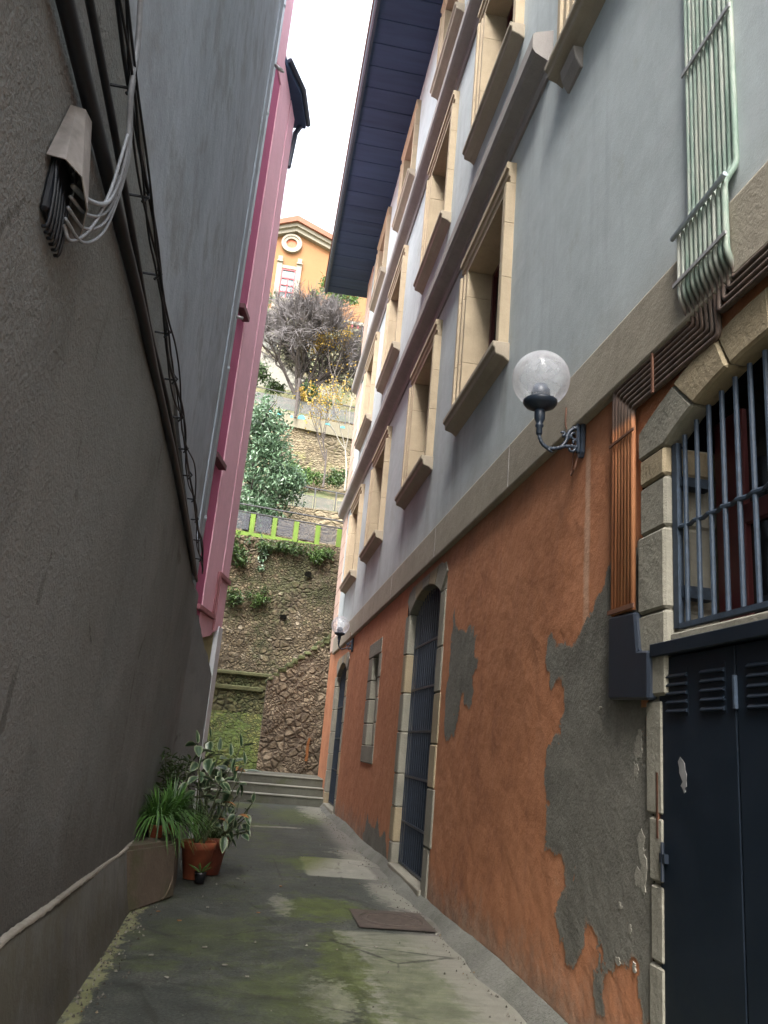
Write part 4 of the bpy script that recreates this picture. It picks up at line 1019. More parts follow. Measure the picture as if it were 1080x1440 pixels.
stems = MB(); lv_ = MB(); EE = []
def stem_with_leaves(base_, tipx, tipy, tipz, nleaf, Ls=.17, from_=.35, lean=0):
    a = Vector(base_); b = Vector((tipx, tipy, tipz)); m = (a+b)/2+Vector((random.uniform(-.04, .04), random.uniform(-.04, .04), 0))
    path = smoothpath([a, m, b], 6); stems.tube(path, [.011-.006*k/len(path) for k in range(len(path))], 6)
    for k in range(nleaf):
        t = from_+(1-from_)*(k+.5)/nleaf; p = path[min(len(path)-1, int(t*len(path)))]
        a_ = k*2.4+random.uniform(-.5, .5)+base_[0]*30; el = random.uniform(-1.15, .35)
        dr = Vector((math.cos(a_)*math.cos(el), math.sin(a_)*math.cos(el), math.sin(el)))
        pp = p+dr*.03; stems.tube([p, pp], .004, 5)
        EE.extend(biglf(lv_, pp, dr, Ls*random.uniform(.8, 1.25), Ls*.58*random.uniform(.85, 1.15), random.uniform(.0, .35)))
    dr = Vector((random.uniform(-.2, .2), random.uniform(-.2, .2), 1)); EE.extend(biglf(lv_, path[-1], dr, Ls*.9, Ls*.35, .05))
bs = (-.36, 9.45, .3)
for tx, ty, tz, nl in ((-.52, 9.4, 1.36, 8), (-.40, 9.5, 1.42, 8), (-.28, 9.45, 1.30, 7), (-.05, 9.5, 1.36, 6), (.02, 9.4, 1.18, 6), (-.45, 9.25, 1.1, 7), (-.22, 9.3, 1.0, 6), (-.6, 9.35, 1.05, 6), (-.15, 9.6, 1.25, 6)):
    stem_with_leaves((bs[0]+random.uniform(-.06, .06), bs[1]+random.uniform(-.06, .06), .3), tx, ty, tz, nl, from_=.62)
stems.build('stem', m_greenstem, RP, smooth=True); build_leafed(lv_, EE, 'leaves', m_varieg, RP)
d_ = MB(); EE = []
for (x, y, z, a_, L) in ((-.16, 9.4, .78, .3, .15), (-.20, 9.45, .60, -.1, .12), (-.1, 9.5, 1.12, .5, .14), (.02, 9.4, .66, .4, .12)):
    EE.extend(biglf(d_, Vector((x, y, z)), Vector((math.cos(a_), -.3, .1)), L, L*.55, .3))
build_leafed(d_, EE, 'brown_leaf', m_brownleaf, RP)

RP2 = thing('potted_plant', (-.235, 9.82, 0), 'bushy cream edged plant in a darker terracotta pot behind the rimmed pot', 'potted plant')
pot((-.235, 9.82, 0), .185, .12, .385, m_terra2, RP2)
stems = MB(); lv_ = MB(); EE = []
for k in range(16):
    a_ = k*2.4; r_ = random.uniform(.12, .30)
    stem_with_leaves((-.22+.04*math.cos(a_), 9.82+.04*math.sin(a_), .36), -.12+r_*math.cos(a_), 9.68+r_*math.sin(a_), random.uniform(.42, .86), 5, .14, .4)
stems.build('stem', m_greenstem, RP2, smooth=True); build_leafed(lv_, EE, 'leaves', m_varieg, RP2)

BP = thing('potted_plant', (-.29, 9.2, 0), 'little black nursery pot with a few thin green leaves on the ground', 'potted plant')
pot((-.29, 9.2, 0), .062, .048, .105, m_blackplastic, BP, False)
lf = MB()
for k in range(7):
    a_ = k*.9; lf.quadleaf(Vector((-.29, 9.2, .09)), Vector((math.cos(a_), math.sin(a_), .8+.3*random.random())), Vector((0, 0, 1)), random.uniform(.12, .2), .018, .2, .15)
lf.build('leaves', m_leaf_mid, BP)

def grassy(name, c, label, rad, hgt, n, potr, poth, mat_l, pmat):
    T = thing(name, c, label, 'potted plant')
    pot(c, potr, potr*.72, poth, pmat, T)
    g_m = MB(); b0 = Vector(c)+Vector((0, 0, poth*.9))
    for k in range(n):
        a_ = random.uniform(0, 2*PI); sp = random.uniform(.15, 1); L = hgt*random.uniform(.6, 1.15)
        dr = Vector((math.cos(a_)*sp, math.sin(a_)*sp, 1.0)).normalized(); wdt = random.uniform(.006, .012)
        side = dr.cross(Vector((0, 0, 1))).normalized(); b = len(g_m.v); p = b0+Vector((math.cos(a_), math.sin(a_), 0))*random.uniform(0, potr*.6)
        for i in range(6):
            t = i/5; q = p+dr*L*t*(1-.15*t)+Vector((math.cos(a_), math.sin(a_), 0))*rad*sp*t*t*.7-Vector((0, 0, 1))*L*sp*1.0*t**2.4
            if q.z < .01: q.z = .01
            ww = wdt*(1-t**2)+.0012
            g_m.v += [tuple(q-side*ww), tuple(q+side*ww)]
            if i: g_m.f.append((b+2*i-2, b+2*i-1, b+2*i+1, b+2*i))
    g_m.build('leaves', mat_l, T, smooth=True); return T
grassy('potted_plant', (-.75, 8.60, .465), 'arching green spider plant in a small terracotta pot on the block', .34, .52, 380, .085, .13, m_leaf_grass, m_terra)
grassy('potted_plant', (-.66, 9.02, .462), 'dense grassy plant spilling over the outer edge of the block', .34, .6, 460, .09, .13, m_leaf_grass, m_terra2)
SB = thing('potted_plant', (-.72, 9.7, 0), 'dark leafy shrub in a plain pot against the left wall behind the block', 'potted plant')
pot((-.72, 9.7, 0), .14, .10, .32, m_terra2, SB)
sm_ = MB(); lf = MB()
for k in range(26):
    a_ = random.uniform(0, 2*PI); r_ = random.uniform(.05, .26); tip = Vector((-.70+r_*math.cos(a_)*.8, 9.6+r_*math.sin(a_), random.uniform(.75, 1.28))); b = Vector((-.72, 9.7, .28))
    sm_.tube([b, (b+tip)/2+Vector((0, 0, .05)), tip], [.006, .005, .003], 5)
    for j in range(16):
        t = random.uniform(.45, 1); p = b.lerp(tip, t)
        dr = Vector((random.gauss(0, 1), random.gauss(0, 1), random.gauss(.3, .6))); lf.quadleaf(p, dr, Vector((0, 0, 1)), random.uniform(.06, .12), random.uniform(.025, .04), .2, .2)
sm_.build('stem', m_greenstem, SB); lf.build('leaves', m_leaf_dark, SB)
m_twigb = simple('dry_grey_brown_twig', (.13, .10, .07), .8)
tw = MB(); tw.tube(smoothpath([(-.545, 8.55, .40), (-.535, 8.5, .27), (-.52, 8.44, .14), (-.545, 8.30, .03), (-.57, 8.18, .012)], 6), .007, 7)
tag(tw.build('dry_twig', m_twigb, None, smooth=True, loc=(-.54, 8.4, .01)), 'thin brown stick leaning against the side of the masonry block', 'twig')

# drain cover
MC = thing('manhole_cover', (1.50, 7.95, 0), 'rusty iron manhole cover set in the concrete by the doorway', 'manhole cover')
g = G('rusty_iron'); g.col(g.ramp(g.noise(14, 6, .7), [(.3, (.045, .036, .030)), (.7, (.09, .068, .054))])); g.rough(.75); g.bump(g.noise(40, 3), .4, .006); m_rust = g.m
fr = MB()
o_ = [(1.16, 7.55), (1.84, 7.55), (1.84, 8.33), (1.16, 8.33)]
n_ = 32; cir = [(1.50+.30*math.cos(2*PI*k/n_), 7.94+.31*math.sin(2*PI*k/n_)) for k in range(n_)]
b = MB().sheet(o_, [cir], 'z', .006); b.build('frame', m_rust, MC)
ld = MB().lathe([(.001, .009), (.24, .009), (.25, .012), (.27, .012), (.28, .007), (.297, .004)], (1.50, 7.94, 0), 32)
for k in range(-4, 5):
    hw = math.sqrt(max(0, .22**2-(k*.05)**2)); ld.box(1.5-hw, 1.5+hw, 7.94+k*.05-.008, 7.94+k*.05+.008, .008, .0125)
ld.build('lid', m_rust, MC)

# scraps of litter
for k, (x, y) in enumerate(((-.35, 7.4), (-.1, 6.6), (.05, 6.15), (-.55, 7.7), (.2, 5.9), (-.45, 6.3), (.3, 7.9), (-.15, 8.0), (-.3, 5.8), (.55, 9.3), (.1, 9.6), (1.2, 6.9))):
    P = ragged([(x+.018*math.cos(a)*random.uniform(.6, 1.2), y+.02*math.sin(a)*random.uniform(.6, 1.2)) for a in [j*PI/3 for j in range(6)]], .005, 1)
    tag(MB().prism(P, .004, .008, 'z').build('leaf_scrap', m_chip if k % 3 else m_brownleaf, None, loc=(x, y, .004)), 'tiny pale scrap lying on the dark alley floor' if k % 3 else 'tiny brown leaf lying on the dark alley floor', 'litter', 'pale scraps on the alley floor' if k % 3 else 'brown leaves on the alley floor')

gr2 = MB()
for k in range(900):
    side_ = random.random()
    if side_ < .45: x = -.77+abs(random.gauss(0, .09)); y = random.uniform(2.5, 8.2)
    elif side_ < .8: x = 1.86-abs(random.gauss(0, .09)); y = random.uniform(3, 19)
    else: x = random.uniform(-.6, 1.8); y = random.uniform(3.5, 18)
    r_ = random.uniform(.003, .011); z = .002
    vs = [(x+r_*math.cos(a)*random.uniform(.7, 1.2), y+r_*math.sin(a)*random.uniform(.7, 1.2), z-.006) for a in (0, 1.57, 3.14, 4.71)]+[(x+r_*.2, y, z+r_*random.uniform(.5, 1))]
    gr2.add(vs, [(0, 1, 4), (1, 2, 4), (2, 3, 4), (3, 0, 4)])
g = G('loose_grit'); g.col(g.ramp(g.island(), [(0, (.035, .03, .022)), (.6, (.12, .11, .09)), (.9, (.25, .24, .2)), (1, (.16, .09, .03))]))
tag(gr2.build('grit', g.m, None, loc=(.5, 8, 0)), 'loose grit and crumbs gathered along the feet of the walls', 'grit', None, 'stuff')

# ================================================================== STEPS AND STONE WALLS
ST = thing('stone_steps', (.7, 20.6, 0), 'flight of three low grey steps at the far end of the alley', 'steps')
for k in range(3):
    y = 20.3+.36*k; z = .2*(k+1)
    sk = math.tan(math.radians(-1.5))
    stp = MB().prism([(-3.2, y-.03), (2.0, y+.06), (2.0, 21.45+.1*k), (-3.2, 21.4+.1*k)], z-.22 if k else -.05, z-.025, 'z').build('step', m_stepc, ST)
    MB().prism([(-3.2, y-.055), (2.0, y+.035), (2.0, y+.4), (-3.2, y+.31)], z-.03, z, 'z').build('nosing', m_stepnose, stp, bevel=.008)
struct(MB().box(-3.4, 2.6, 21.3, 24.8, .3, .6).build('landing', m_stepc))

def wob_wall(outline, y, t, mat, name, step=.35, amp=.05, parent=None, loc=None):
    """upright wall facing -y with a lumpy face; outline (x,z) is a top line from left to right, base z first"""
    x0, x1, zb_, top = outline
    mb = MB(); nx_ = max(2, int((x1-x0)/step)); nz_ = max(2, int((max(p[1] for p in top)-zb_)/step))
    def tz(x):
        for (a, za), (b, zb2) in zip(top, top[1:]):
            if a <= x <= b: return za+(zb2-za)*(x-a)/(b-a) if b > a else za
        return top[-1][1]
    for i in range(nx_+1):
        x = x0+(x1-x0)*i/nx_; h_ = tz(x)
        for j in range(nz_+1):
            edge_ = 0 if (i in (0, nx_)) else random.uniform(-amp, amp)
            mb.v.append((x, y+edge_, zb_+(h_-zb_)*j/nz_))
        mb.v.append((x, y+t, h_)); mb.v.append((x, y+t, zb_))
    R_ = nz_+3
    for i in range(nx_):
        for j in range(R_-1):
            a = i*R_+j; mb.f.append((a, a+R_, a+R_+1, a+1))
    mb.f.append(tuple(range(R_))); mb.f.append(tuple(reversed(range(nx_*R_, nx_*R_+R_))))
    return mb.build(name, mat, parent, loc=loc)
SW = thing('stair_wall', (1.3, 23, .6), 'rubble stone wall carrying a rising stair at the end of the alley', 'wall')
wob_wall((.36, 6, .5, [(.36, 3.05), (.5, 3.12), (.75, 3.3), (1.0, 3.55), (1.35, 3.85), (1.65, 4.1), (2.0, 4.35), (4.5, 6.2), (6, 6.2)]), 23, .8, m_rubble2, 'rubble_face', .28, .035, SW)
m_stairmoss = plaster('stair_moss', (.07, .08, .03), .5, .1, 1.0, 14, dirt=(.13, .11, .07), dirtlev=.55, gd=.03)
cp = MB()
for k in range(22):
    x = .34+.16*k; z = 3.0+.132*k; cp.box(x, x+.19, 22.97, 23.9, z-.03, z+.11+random.uniform(-.05, .05), .04)
cp.build('stair_coping', m_stairmoss, SW, bevel=.03)
rs = MB().prism(ragged([(1.62, .95), (1.70, .95), (1.72, 1.55), (1.66, 1.55)], .02, 2), 22.93, 22.97, 'y'); rs.build('rust_mark', simple('orange_rust', (.17, .065, .018), .9), SW)
RW = thing('parapet_wall', (-1, 24.5, .6), 'dark mossy parapet wall with pale coping beside the stair wall', 'wall')
wob_wall((-5, .42, .5, [(-5, 3.15), (.42, 3.15)]), 24.45, .3, m_darkmoss, 'stone_face', .3, .03, RW)
MB().box(-5, .5, 24.36, 24.8, 3.15, 3.26, .01).build('coping', m_mosscap, RW, bevel=.02)
MB().box(-5, .30, 24.37, 24.5, 2.72, 2.84, .01).build('stone_beam', m_mosscap, RW, bevel=.02)
MO = MB(); nn_ = 24
for i in range(nn_+1):
    for j in range(9):
        x = -5+5.45*i/nn_; t = j/8; MO.v.append((x, 23.15+1.2*t+random.uniform(-.04, .04), .55+1.55*t**.8+random.uniform(-.04, .04)))
for i in range(nn_):
    for j in range(8): a = i*9+j; MO.f.append((a, a+9, a+10, a+1))
tag(MO.build('mossy_bank', m_mossstone, None, loc=(-2, 23.5, .6)), 'bright green moss covered stone bank rising from the landing', 'bank')

RT = thing('retaining_wall', (0, 26, 2.7), 'tall rough brown retaining wall below the lime green fence', 'wall')
wob_wall((-9, 9, .5, [(-9, 7.7), (9, 7.7)]), 26, .35, m_rubble, 'rubble_face', .45, .06, RT)
hl = MB()
for (x, z) in ((1.37, 7.3), (1.28, 6.65), (-.03, 5.72), (.65, 5.2)):
    hl.prism(ragged([(x-.1, z-.07), (x+.1, z-.08), (x+.11, z+.06), (x-.09, z+.07)], .03, 2), 25.9, 25.945, 'y')
g = G('dark_hole'); g.col((.006, .006, .005)); g.rough(1); g.b.inputs['Specular IOR Level'].default_value = 0
hl.build('weep_hole', g.m, RT)

# lime green fence on the first terrace
def panel_fence(name, loc, label, x0, x1, y, zb_, posts, pw, ph, pz0, pz1, railz, wallm, wallh, drop=0, postm=None, group=None):
    T = thing(name, loc, label, 'fence')
    def dz(x): return drop*(x-posts[0])
    def slant(mb, xa, xb, ya, yb, z0, z1):
        vs = [(x, yy, z+dz(x)) for z in (z0, z1) for yy in (ya, yb) for x in (xa, xb)]
        mb.add(vs, [(0, 2, 3, 1), (4, 5, 7, 6), (0, 1, 5, 4), (2, 6, 7, 3), (0, 4, 6, 2), (1, 3, 7, 5)])
    if wallm:
        m_ = MB(); slant(m_, x0, x1, y-.08, y+.12, zb_-.35, zb_+wallh); m_.build('low_wall', wallm, T)
    for p in posts:
        m_ = MB(); slant(m_, p-pw/2, p+pw/2, y-.06, y+.08, zb_+wallh, zb_+ph); m_.build('post', postm or m_rail, T, bevel=.006)
    for a, b in zip(posts, posts[1:]):
        m_ = MB(); slant(m_, a+pw/2+.03, b-pw/2-.03, y-.02, y+.0, pz0, pz1); m_.build('mesh_panel', m_mesh, T)
    m_ = MB()
    for rz in railz: m_.tube([(x0, y, rz+dz(x0)), (x1, y, rz+dz(x1))], .025, 6)
    m_.build('rail', m_rail, T); return T
panel_fence('railing', (.5, 26.4, 7.8), 'lime green painted low wall with grey mesh panels above the brown retaining wall', -6, 6, 26.35, 7.78,
            [-5.1+.73*k for k in range(14)], .16, .98, 8.20, 8.76, (9.05, 8.80), m_lime, .34, -.05, m_lime)
panel_fence('railing', (1.5, 31, 10.4), 'grey mesh railing on the second terrace behind the evergreen tree', -5, 7, 31, 10.4, [-4.5+.85*k for k in range(13)], .05, 1.1, 10.62, 11.2, (11.52, 10.5), m_tanstone, .1, -.06, m_rail)
wob_wall((-9, 9, 7.6, [(-9, 10.5), (9, 10.0)]), 30.6, .3, m_tanstone, 'terrace_wall', .6, .05); tw_ = bpy.data.objects['terrace_wall']
tag(tw_, 'pale stone terrace wall directly behind the lime green fence', 'wall')
T3 = thing('terrace_wall', (0, 36, 12), 'high sunlit tan stone wall halfway up the hillside', 'wall')
wob_wall((-12, 12, 11.5, [(-12, 16.5), (12, 16.0)]), 35.9, .4, m_tanstone, 'stone_face', .6, .07, T3)
panel_fence('railing', (0, 36, 16.5), 'yellowish parapet with turquoise graffiti and grey panels atop the tan stone wall', -9, 9, 35.84, 16.5, [-8.6+1.13*k for k in range(16)], .06, 1.1, 16.95, 17.55, (17.8,), m_yellowwall, .32, -.07, m_rail)
gf = [o for o in bpy.data.objects if o.name.startswith('railing')][-1]
gr_ = MB()
for (x, w_, h_) in ((-.9, .24, .12), (-.4, .26, .13), (.15, .12, .1), (.62, .36, .2), (1.9, .3, .1), (2.6, .25, .1)):
    zz = 16.58-.07*(x+8.6)
    P = [(x+w_*.5*math.cos(a), zz+h_*(.2+math.sin(a))) for a in [PI*k/8 for k in range(9)]]
    gr_.prism(P, 35.748, 35.765, 'y')
gr_.build('graffiti', m_teal, gf)
UW = thing('ramp_wall', (-1, 44, 20), 'pale wall of the upper ramp sloping down behind the bare tree', 'wall')
MB().prism([(-9, 21), (7, 17.5), (7, 19.8), (1.1, 21.6), (-1, 22.7), (-2.1, 23.2), (-9, 25)], 44, 44.5, 'y').build('stone_face', plaster('pale_ramp_render', (.19, .185, .155), .2, .3, .4, 10), UW)
MB().prism([(-9, 25), (-2.1, 23.2), (-1, 22.7), (1.1, 21.6), (1.1, 21.8), (-1, 22.92), (-2.1, 23.42), (-9, 25.25)], 43.94, 44.5, 'y').build('coping', m_yellowwall, UW)
MB().prism([(-9, 25.6), (-2.1, 23.8), (-1.2, 23.3), (-1.2, 24.3), (-2.1, 24.8), (-9, 26.6)], 44.2, 44.25, 'y').build('mesh_panel', m_mesh, UW)
lp = MB(); lp.tube([(.33, 35.55, 15.9), (.30, 35.55, 17.9)], .07, 8)
tag(lp.build('stone_post', m_bark, None, loc=(.32, 35.7, 15.9)), 'short grey post standing against the graffiti parapet', 'post')

# ================================================================== FOLIAGE
def rnd_dir():
    while True:
        v = Vector((random.uniform(-1, 1), random.uniform(-1, 1), random.uniform(-1, 1)))
        if .01 < v.length < 1: return v.normalized()
def clumps(mb, c, rad, nclump, nleaf, crad, L, W, shell=.5, droop=0):
    c = Vector(c)
    for k in range(nclump):
        dv = rnd_dir(); r_ = (shell+(1-shell)*random.random())*random.uniform(.8, 1.08)
        q = c+Vector((dv.x*rad[0], dv.y*rad[1], dv.z*rad[2]))*r_
        for j in range(nleaf):
            p = q+rnd_dir()*crad*random.random()**.5
            dr = rnd_dir()+Vector((0, 0, -droop)); mb.quadleaf(p, dr, rnd_dir(), L*random.uniform(.6, 1.2), W*random.uniform(.7, 1.2), .15, .1)
def grow(mb, p, d_, L, r, depth, spread=.5, up=.15, twig=None, tips=None, kids=(2, 3), short=.72):
    pts = [p]; q = p; dd = d_.normalized()
    for k in range(3):
        dd = (dd+rnd_dir()*.18+Vector((0, 0, up*.35))).normalized(); q = q+dd*L/3; pts.append(q)
    (mb if (depth > 1 or twig is None) else twig).tube(pts, [r, r*.88, r*.78, r*.66], 6 if depth > 2 else 4, cap=depth <= 1)
    if depth <= 0:
        if tips is not None: tips.append((q, dd)); 
        return
    for k in range(random.randint(*kids)):
        nd = (dd+rnd_dir()*spread+Vector((0, 0, up))).normalized()
        grow(mb, pts[random.choice((2, 3, 3))], nd, L*random.uniform(short-.1, short+.12), r*.62, depth-1, spread, up, twig, tips, kids, short)
# evergreen on the first terrace
ET = thing('evergreen_tree', (-1.0, 28.0, 7.85), 'glossy dark green broadleaf tree beside the pink house above the retaining wall', 'tree')
tm = MB(); b = Vector((-1.0, 28.0, 7.8))
tm.tube(smoothpath([b, b+Vector((.1, 0, 1.5)), b+Vector((0, .1, 3.5)), b+Vector((.15, 0, 4.6)), b+Vector((.1, 0, 5.4))], 4), [.13-.005*k for k in range(17)], 8)
for k in range(11):
    z = .8+.36*k; a_ = k*2.4; tm.tube([b+Vector((.05, 0, z)), b+Vector((.6*math.cos(a_), .6*math.sin(a_), z+.5)), b+Vector((1.2*math.cos(a_), 1.2*math.sin(a_), z+.75))], [.045, .03, .012], 5)
tm.build('trunk', m_bark, ET, smooth=True)
cr_ = MB()
for (cx, cy, cz, rx, ry, rz, n1) in ((-1.1, 28, 12.6, .9, 1.0, .9, 50), (-.7, 28, 12.0, .95, 1.1, 1.0, 60), (-.55, 27.9, 11.0, 1.2, 1.2, 1.0, 80), (-.45, 27.9, 9.9, 1.35, 1.3, .9, 85), (.45, 27.7, 10.3, .55, .6, .5, 30), (-1.0, 27.6, 9.0, 1.2, 1.0, .7, 65), (-.3, 27.3, 8.9, .45, .5, .45, 20)):
    clumps(cr_, (cx, cy, cz), (rx, ry, rz), n1, 26, .30, .17, .075, .35, .1)
cr_.build('crown', m_leaf_ever, ET)
hb = MB(); clumps(hb, (-.25, 26.0, 7.1), (.18, .2, .55), 12, 16, .14, .14, .06, .2, .5); hb.tube([(-.6, 27, 8.4), (-.35, 26.2, 7.8), (-.2, 25.95, 6.8)], [.03, .02, .01], 5)
hb.build('hanging_branch', m_leaf_ever, ET)
# bare tree
BT = thing('bare_tree', (.45, 38.2, 18.1), 'leafless many stemmed tree with a purple grey twig crown below the orange house', 'tree')
tr_ = MB(); twg = MB(); b = Vector((.45, 38.2, 18.0))
btips = []
for dv, L, r in ((Vector((-.85, 0, 1)), 2.0, .13), (Vector((-.35, .2, 1.2)), 2.1, .12), (Vector((.1, -.2, 1.3)), 2.2, .13), (Vector((.6, .1, 1)), 2.1, .12), (Vector((1.1, -.1, .8)), 2.0, .10), (Vector((-.1, .3, 1.2)), 2.3, .11), (Vector((.45, .3, 1.15)), 2.1, .10), (Vector((.9, .4, 1.3)), 2.1, .10)):
    grow(tr_, b, dv, L*.8, r*.85, 5, .6, .03, twg, btips, (2, 4), .74)
for q, dd in btips:
    for k in range(7):
        e = (dd+rnd_dir()*.75).normalized(); L = random.uniform(.3, .75); q0 = q-dd*random.uniform(0, .4)
        twg.tube([q0, q0+e*L*.5+rnd_dir()*.05, q0+e*L], [.011, .009, .006], 3, cap=False)
tr_.build('trunk', m_bark, BT); twg.build('crown', m_twig, BT)
# yellow-leaved saplings
def sapling(loc, h, label, n, lean=0, bark=None, leafm=None, r0_=.05):
    T = thing('sapling_tree', loc, label, 'tree')
    a = MB(); tips = []; b_ = Vector(loc)
    grow(a, b_, Vector((lean, 0, 1)), h*.42, r0_, 4, .55, .22, None, tips, (2, 3), .68)
    a.build('trunk', bark or m_bark, T)
    lf_ = MB()
    for k in range(n):
        q, dd = random.choice(tips); p = q+rnd_dir()*h*.14*random.random()+Vector((0, 0, -h*.1*random.random()))
        lf_.quadleaf(p, rnd_dir()+Vector((0, 0, -.4)), rnd_dir(), random.uniform(.07, .13), random.uniform(.06, .09), .1, .1)
    lf_.build('crown', leafm or m_leaf_yel, T)
sapling((2.2, 37.0, 17), 4.6, 'yellow leaved sapling standing right of the bare tree', 620, -.1)
sapling((1.9, 34.0, 12.2), 4.6, 'thin sapling with sparse yellow leaves in front of the tan stone wall', 260, -.05)
sapling((2.9, 34.4, 12.3), 5.0, 'pale barked sapling with yellow leaves beside the townhouse corner', 320, -.15, m_birch, None, .05)
sapling((.35, 35.6, 16.4), .9, 'short yellowing bush hanging from the top of the tan stone wall', 120, .1, None, m_leaf_yel, .02)
def shrub(loc, rad, n, label, mat, nl=24, L=.13, W=.05, cr__=.18):
    T = thing('shrub', loc, label, 'shrub'); s_ = MB(); c = Vector(loc)
    for k in range(9):
        dv = rnd_dir(); dv.z = abs(dv.z); s_.tube([c, c+Vector((dv.x*rad[0], dv.y*rad[1], dv.z*rad[2]))*.9], [.02, .006], 5)
    s_.build('stem', m_greenstem, T); l_ = MB(); clumps(l_, c+Vector((0, 0, rad[2]*.3)), rad, n, nl, cr__, L, W, .2, .2); l_.build('leaves', mat, T)
shrub((1.6, 25.88, 7.3), (.55, .2, .2), 20, 'ferny green shrub overhanging the right end of the brown retaining wall', m_leaf_mid, 24, .14, .04)
shrub((.3, 25.9, 7.4), (1.2, .2, .12), 30, 'low dark growth along the lip of the brown retaining wall', m_leaf_dark, 22, .13, .045)
shrub((-1.3, 25.9, 6.95), (.9, .3, .8), 40, 'dark ivy mass hanging beside the pink house at the top of the wall', m_leaf_dark, 24, .14, .06)
shrub((-.95, 25.88, 5.6), (.38, .2, .32), 18, 'dark green weed clump on the brown wall nearest the pink house', m_leaf_dark, 22, .11, .045)
shrub((-.15, 25.88, 5.55), (.42, .16, .2), 16, 'leafy green weed growing from the middle of the brown wall', m_leaf_mid, 20, .10, .04)
shrub((-.05, 25.88, 5.95), (.1, .1, .12), 5, 'tiny green tuft just above the leafy weed on the brown wall', m_leaf_dark, 16, .08, .035)
shrub((-.5, 25.88, 5.75), (.14, .12, .14), 6, 'small dark tuft left of the leafy weed on the brown wall', m_leaf_dark, 16, .08, .035)
shrub((1.2, 35.3, 12.9), (.75, .4, .5), 26, 'bushy green shrub at the foot of the tan stone wall', m_leaf_mid, 24, .17, .07, .22)
shrub((.5, 35.3, 13.0), (.5, .4, .55), 20, 'yellow green shrub between the evergreen tree and the tan stone wall', m_leaf_mid, 24, .17, .07, .22)
shrub((2.5, 35.0, 12.9), (.7, .4, .5), 24, 'dark shrub at the foot of the tan stone wall near the townhouse', m_leaf_dark, 24, .17, .07, .22)
shrub((-2.0, 42, 20.6), (.8, .5, .9), 30, 'green bush on the slope left of the bare tree trunk', m_leaf_dark, 24, .2, .09, .3)
shrub((-1.0, 41, 19.6), (.6, .4, .5), 20, 'low dusty bush beside the stems of the bare tree', m_leaf_dark, 22, .18, .08, .25)
shrub((.9, 38.0, 18.3), (.5, .4, .4), 20, 'dark green tuft around the foot of the bare tree', m_leaf_dark, 22, .18, .08, .25)
shrub((2.0, 38.5, 17.9), (.7, .4, .4), 22, 'green bush right of the foot of the bare tree', m_leaf_mid, 22, .18, .08, .25)
shrub((-3.3, 56, 31.5), (1.0, 1, 2.4), 60, 'upright green shrub below the window of the orange house', m_leaf_mid, 26, .3, .13, .5)
shrub((2.6, 58, 35.6), (1.8, 1, 2.2), 60, 'round green bush behind the bare tree crown at the foot of the orange house', m_leaf_mid, 26, .3, .13, .5)

# ================================================================== ORANGE HOUSE ON THE HILL
OH = thing('orange_house', (0, 66, 36), 'orange gabled house with a round gable window high on the hill', 'building')
MB().prism([(-9.9, 33), (7, 33), (7, 43.2), (-1.44, 46.6), (-9.9, 43.2)], 66, 80, 'y').build('wall', m_house, OH)
gc = MB()
for sgn in (-1, 1):
    e = -1.44+sgn*8.9; zz = 43.05
    gc.prism([(-1.44, 46.45), (-1.44, 47.15), (e, zz+.55), (e, zz-.1)], 65.55, 66.0, 'y'); gc.prism([(-1.44, 46.85), (-1.44, 47.2), (e, zz+.62), (e, zz+.25)], 65.3, 65.56, 'y')
gc.build('gable_cornice', m_trim, OH)
rm = MB()
for sgn in (-1, 1):
    e = -1.44+sgn*9.3; rm.prism([(-1.44, 47.2), (-1.44, 47.75), (e, 43.9), (e, 43.45)], 65.0, 80.5, 'y')
rm.build('roof', m_rooftile, OH)
oc = MB(); Rn = [(.95, .5)]; 
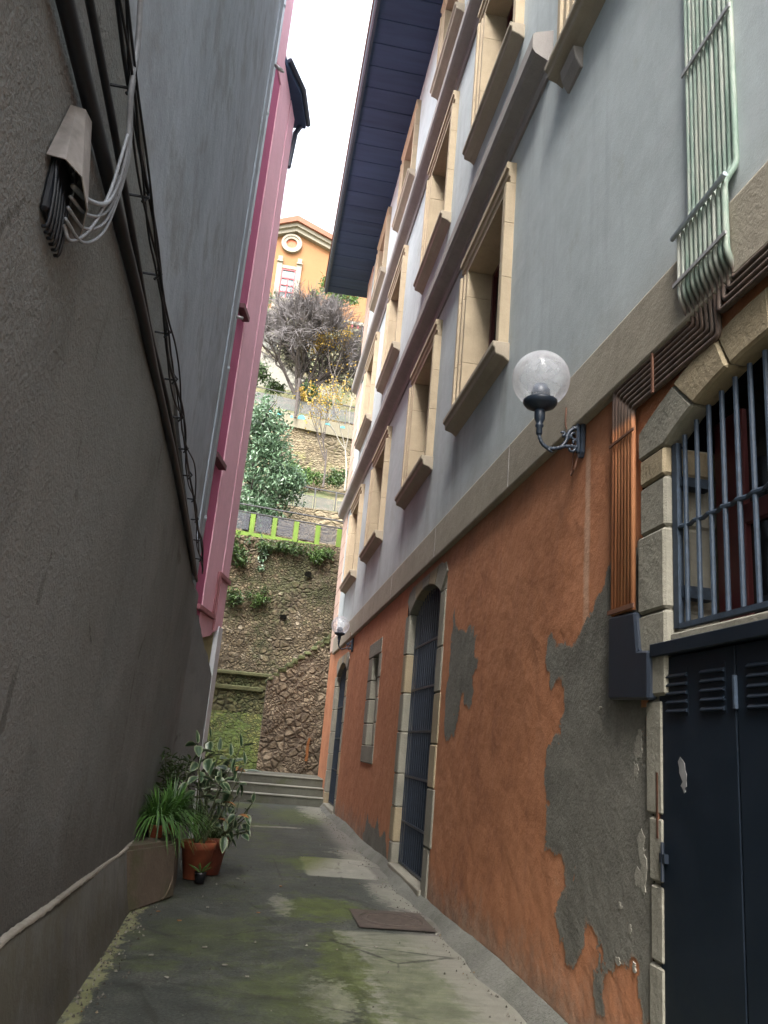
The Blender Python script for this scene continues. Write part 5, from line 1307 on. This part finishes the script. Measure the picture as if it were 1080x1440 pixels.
def ring(mb, cx, cz, r1, r2, y0, y1, n=32):
    b = len(mb.v)
    for k in range(n):
        a = 2*PI*k/n
        for (r_, y) in ((r1, y0), (r2, y0), (r2, y1), (r1, y1)): mb.v.append((cx+r_*math.cos(a), y, cz+r_*math.sin(a)))
    for k in range(n):
        for q in range(4): mb.f.append((b+k*4+q, b+k*4+(q+1) % 4, b+((k+1) % n)*4+(q+1) % 4, b+((k+1) % n)*4+q))
ring(oc, -1.72, 45.22, .5, .95, 65.75, 66.0); ring(oc, -1.72, 45.22, .75, .95, 65.68, 65.76)
oo = oc.build('round_window', m_trim, OH)
MB().prism([(-1.72+.52*math.cos(2*PI*k/24), 45.22+.52*math.sin(2*PI*k/24)) for k in range(24)], 65.94, 65.99, 'y').build('pane', simple('red_brick_infill', (.45, .12, .06), .8), oo)
wn = MB()
wn.box(-2.78, -2.3, 65.75, 66.0, 38.4, 43.2); wn.box(-1.0, -.52, 65.75, 66.0, 38.4, 43.2); wn.box(-2.3, -1.0, 65.8, 66.0, 42.55, 42.9); wn.box(-2.3, -1.0, 65.7, 66.0, 38.4, 39.55)
for x in (-2.54, -.76): wn.box(x-.27, x+.27, 65.6, 66.0, 43.1, 43.25); wn.box(x-.2, x+.2, 65.65, 66.0, 43.25, 43.7)
hw = wn.build('window', m_trim, OH, bevel=.03)
wf = MB()
for q in ((-2.3, -2.2, 39.55, 42.55), (-1.1, -1.0, 39.55, 42.55), (-1.70, -1.60, 39.55, 41.6), (-2.2, -1.1, 42.42, 42.55), (-2.2, -1.1, 41.55, 41.72), (-2.2, -1.1, 40.85, 40.95), (-2.2, -1.1, 40.15, 40.25), (-2.2, -1.1, 39.55, 39.65)): wf.box(q[0], q[1], 65.86, 65.93, q[2], q[3])
wf.build('casement', m_winred, hw); MB().box(-2.25, -1.05, 65.95, 65.98, 39.6, 42.5).build('pane', m_sky_pane, hw)
MB().box(-9.9, 7.05, 65.8, 66, 38.0, 38.3).build('string_course', m_trim, OH)
sp = MB()
for k in range(9): sp.box(2.6+.5*k, 2.75+.5*k, 65.85, 66.0, 33, 38.0)
sp.build('red_pilaster', m_winred, OH)
sp = MB(); sp.box(-2.8, -.5, 65.8, 66.0, 35.2, 38.0); sp.build('window_apron', m_trim, OH)
